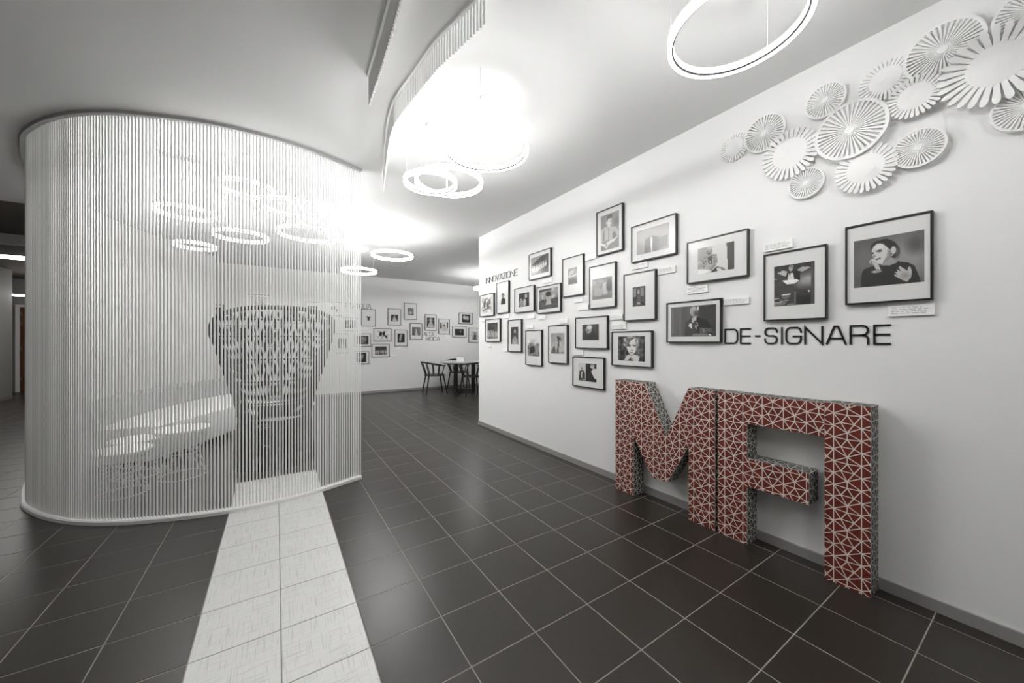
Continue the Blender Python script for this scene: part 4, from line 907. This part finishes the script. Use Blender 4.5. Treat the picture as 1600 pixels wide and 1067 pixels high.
# sofa following the curve of the screen
back = spline([(-1.52, 4.95), (-1.52, 5.5), (-1.36, 6.3), (-1.06, 7.0), (-.62, 7.55)], .12)
front = spline([(-1.0, 4.85), (-.80, 5.2), (-.56, 5.65), (-.36, 6.15), (-.12, 6.95)], .12)
n = 24
def at(cv, t):
    f = t * (len(cv) - 1); i = min(int(f), len(cv) - 2); return cv[i].lerp(cv[i + 1], f - i)
def loft(sec):
    """sec: closed list of (fraction front->back, z)"""
    b = MB(); m = len(sec); vs = []; fs = []
    for i in range(n + 1):
        a, e = at(front, i / n), at(back, i / n)
        for f, z in sec:
            p = a.lerp(e, f); vs.append((p.x, p.y, z))
    for i in range(n):
        for j in range(m): fs.append((i * m + j, (i + 1) * m + j, (i + 1) * m + (j + 1) % m, i * m + (j + 1) % m))
    fs.append(tuple(range(m))); fs.append(tuple(n * m + j for j in reversed(range(m))))
    return b.add(vs, fs)
sofa = thing('curved_sofa', 'curved pale grey sofa with darker backrest inside the cord screen', 'sofa', loc=(0, 0, 0))
loft([(.04, .0), (.96, .0), (.96, .07), (.04, .07)]).build('plinth', M['black'], sofa)
loft([(0, .09), (.02, .07), (.98, .07), (1, .09), (1, .36), (.97, .39), (.06, .40), (.015, .385), (0, .35)]).build('seat', M['sofa'], sofa, smooth=True)
loft([(.80, .39), (1.02, .36), (1.03, .60), (1.0, .63), (.90, .635), (.85, .61)]).build('backrest', M['sofa_back'], sofa, smooth=True)

# big wicker armchair seen from behind
ac = on_z(431, 720, 0)
armchair = thing('wicker_armchair', 'big dark wicker armchair with flared high mesh back, seen from behind', 'armchair', loc=(ac.x, ac.y, 0))
armchair.rotation_euler = (0, 0, math.radians(6))
ZS, ZTOP = .46, 1.53
def top_z(phi): return ZTOP - .42 * (abs(phi) / math.radians(115)) ** 2.6      # the rim falls towards the arms
def shell_r(z):
    pts = ((0, .355), (.2, .33), (.46, .305), (.7, .355), (1.0, .44), (1.25, .505), (1.42, .52), (1.60, .51))
    for (z0, r0), (z1, r1) in zip(pts, pts[1:]):
        if z <= z1: return r0 + (r1 - r0) * (z - z0) / (z1 - z0)
    return pts[-1][1]
def shell_p(phi, z):
    r = shell_r(z); lean = max(0, z - ZS) * -.10
    return (r * math.sin(phi), -r * math.cos(phi) * .92 + lean, z)
PH = math.radians(115)
rim = [shell_p(-PH + 2 * PH * k / 60, top_z(-PH + 2 * PH * k / 60)) for k in range(61)]
MB().tube([shell_p(-PH, ZS)] + rim + [shell_p(PH, ZS)], .022, 8).build('rim', M['dark_wire'], armchair, smooth=True)
for zz in (.64, .85, 1.06, 1.27, 1.42):
    pm = PH
    while top_z(pm) < zz and pm > .1: pm -= .02
    MB().tube([shell_p(-pm + 2 * pm * k / 40, zz) for k in range(41)], .009, 5).build('hoop', M['dark_wire'], armchair, smooth=True)
wv = MB()
for sgn in (1, -1):
    for k in range(-34, 92):
        ph0 = -PH + 2 * PH * k / 50
        pts = []
        for j in range(26):
            z = ZS + (ZTOP - ZS) * j / 25; ph = sgn * (ph0 + (j / 25) * .42)
            if abs(ph) <= PH and z <= top_z(ph): pts.append(shell_p(ph, z))
            elif pts: break
        if len(pts) > 2: wv.tube(pts, .0062, 4, caps=False)
o = wv.build('woven_back', M['dark_wire'], armchair)
sk = MB(); NS = 60
for sgn in (1, -1):
    for k in range(NS):
        a = 2 * math.pi * k / NS
        sk.tube([(shell_r(z) * math.sin(a + sgn * z * .5), -shell_r(z) * math.cos(a + sgn * z * .5) * .92, z) for z in (0.012, .12, .24, .36, ZS)], .0085, 4, caps=False)
sk.build('woven_skirt', M['dark_wire'], armchair)
for zz, rr in ((.012, .012), (.16, .006), (.31, .006), (ZS, .014)):
    MB().tube([(shell_r(zz) * math.sin(2 * math.pi * k / 40), -shell_r(zz) * math.cos(2 * math.pi * k / 40) * .92, zz) for k in range(40)], rr, 6, True).build('hoop', M['dark_wire'], armchair, smooth=True)
for a in (0.0,):
    MB().tube([shell_p(a, ZS), shell_p(a, 1.0), shell_p(a, top_z(a))], .010, 6).build('spine', M['dark_wire'], armchair)
MB().lathe([(0, .52), (.25, .52), (.29, .50), (.30, .48), (.29, .455), (0, .45)], 36).build('seat_cushion', M['sofa'], armchair, smooth=True)

# =================================================================== TABLE AND CHAIRS BY THE BACK WALL
tb = thing('meeting_table', 'round pale-topped table on dark slab legs near the back wall', 'table', loc=(3.86, 8.05, 0))
MB().lathe([(0, .74), (.585, .74), (.59, .735), (.59, .722), (.57, .715), (0, .715)], 48).build('table_top', M['table_top'], tb, smooth=True)
MB().lathe([(.10, .714), (.50, .714), (.50, .690), (.10, .690)], 32).build('apron', M['chair_wood'], tb)
for a in (20, 110, 200, 290):
    r = math.radians(a); x, yy = .30 * math.cos(r), .30 * math.sin(r)
    o = MB().box(-.016, .016, -.045, .045, .03, .69).build('leg', M['chair_wood'], tb); o.location = (x, yy, 0); o.rotation_euler = (0, 0, r)
MB().lathe([(.265, 0), (.335, 0), (.335, .03), (.265, .03)], 4, True).build('foot_frame', M['chair_wood'], tb).rotation_euler = (0, 0, math.radians(20))
def chair_parts(t):
    # local: seat centre at origin, facing +x
    MB().lathe([(0, .445), (.20, .45), (.235, .445), (.24, .43), (.225, .42), (0, .42)], 28).build('seat', M['chair_wood'], t, smooth=True)
    for sx in (-1, 1):
        for sy in (-1, 1):
            MB().tube([(sx * .17, sy * .17, .43), (sx * .245, sy * .225, 0)], [.018, .013], 7).build('leg', M['chair_wood'], t, smooth=True)
    def rail(a):
        a = math.radians(a); back = (1 - math.cos(a)) / 2            # a: 0 front .. 180 back
        return (.295 * math.cos(a) - .02, .30 * math.sin(a), .655 + .095 * back ** 1.5)
    MB().tube([rail(a) for a in range(40, 321, 10)], .0155, 7).build('arm_rail', M['chair_wood'], t, smooth=True)
    for a in (48, 80, 110, 140, 165, 195, 220, 250, 280, 312):
        p = rail(a); r = math.radians(a)
        MB().tube([(.205 * math.cos(r), .205 * math.sin(r), .43), p], .011, 6).build('spindle', M['chair_wood'], t, smooth=True)
def chair(x, yv, rz, label):
    t = thing('spindle_chair', label, 'chair', loc=(x, yv, 0), group='black spindle armchairs around the table')
    t.rotation_euler = (0, 0, math.radians(rz)); return t
c0 = chair(3.14, 8.18, -8, 'black spindle-back armchair standing left of the round table, fully in view')
chair_parts(c0)
for x, yv, rz, lab in ((3.74, 7.42, 82, 'black spindle-back armchair on the near side of the round table'),
                       (3.98, 8.66, -95, 'black spindle-back armchair behind the table against the back wall'),
                       (4.58, 7.98, 178, 'black spindle-back armchair right of the table, nearly hidden by the wall corner')):
    t = chair(x, yv, rz, lab)
    for ch in list(c0.children):
        k = ch.copy(); C.objects.link(k); k.parent = t
cd = on_z(713, 563, .741)
t = tag(MB().prism([(-.09, -.03), (.09, -.03), (.09, .03), (-.09, .03)], 0, .002).build('table_sign', M['card']), 'small white folded sign standing on the round table', 'sign')
t.location = (3.72, 8.0, .7405); t.rotation_euler = (0, 0, math.radians(-20))
MB().box(-.09, .09, -.002, .0, .002, .11).build('sign_panel', M['card'], t)

# =================================================================== CORRIDOR AT THE FAR LEFT
lp = on_z(38, 402, H)
for x, lab in ((-5.3, 'rectangular ceiling light panel over the hall left of the round screen'), (-7.5, 'farthest left rectangular ceiling light panel in the hall')):
    t = thing('ceiling_light_panel', lab, 'ceiling light', loc=(x, 4.4, H), group='rectangular hall light panels')
    MB().box(-.62, .62, -.32, .32, -.012, 0).build('panel_frame', M['rail'], t)
    MB().box(-.60, .60, -.30, .30, -.016, -.012).build('panel_diffuser', M['hall_panel_glow'], t)
t = thing('ceiling_light_panel', 'flat bright ceiling light panel in the dim corridor', 'ceiling light', loc=(lp.x + .05, lp.y + .1, H + .01))
MB().box(-.55, .75, -.24, .24, -.012, 0).build('panel_frame', M['track'], t)
MB().box(-.53, .73, -.22, .22, -.016, -.012).build('panel_diffuser', M['panel_glow'], t)
d = on_y(31.5, 600, 13.9)
door = struct(thing('door_1', 'red-brown wooden door', 'door', loc=(d.x, 13.9, 0)))
del door['label']; del door['category']
MB().box(.0, .82, 0, .05, 0.005, 2.06).build('door_leaf', M['door'], door)
MB().box(-.07, -.003, -.02, .08, 0, 2.12).build('door_jamb', M['rail'], door)
MB().box(-.003, .82, -.02, .08, 2.065, 2.12).build('door_head', M['rail'], door)
for z in (.25, 1.0, 1.62, 1.85): MB().box(.002, .03, -.012, -.001, z, z + .10).build('hinge', M['steel'], door)
tl = thing('tube_pendant', 'slim horizontal tube light hanging in the dim corridor', 'pendant light', loc=(-4.2, 12.7, 2.25))
MB().tube([(-.72, 0, 0), (.5, 0, 0)], .022, 10).build('light_tube', M['panel_glow'], tl)
for x in (-.4, .3): MB().tube([(x, 0, .021), (x, 0, H - 2.25 + .008)], .003, 5).build('suspension_cable', M['ring_house'], tl)

sh = thing('storage_shelf', 'narrow storage shelf beside the brown door at the corridor end', 'shelf', loc=(d.x - .44, 13.72, 0))
for x in (-.28, .26): MB().box(x, x + .02, -.14, .14, 0, 1.02).build('side_panel', M['rail'], sh)
for z in (.08, .40, .72, 1.0): MB().box(-.259, .259, -.14, .14, z, z + .02).build('shelf_board', M['rail'], sh)
for z, h in ((.421, .2), (.741, .16)):
    b = MB().box(-.05, .22, -.12, .12, z, z + h); b.box(-.055, .225, -.125, .125, z + h, z + h + .025)
    o = tag(b.build('storage_box', M['black']), 'dark lidded box on the %s board of the storage shelf' % ('middle' if z < .5 else 'upper'), 'box', 'dark boxes on the storage shelf')
    o.location = (d.x - .44, 13.72, 0)
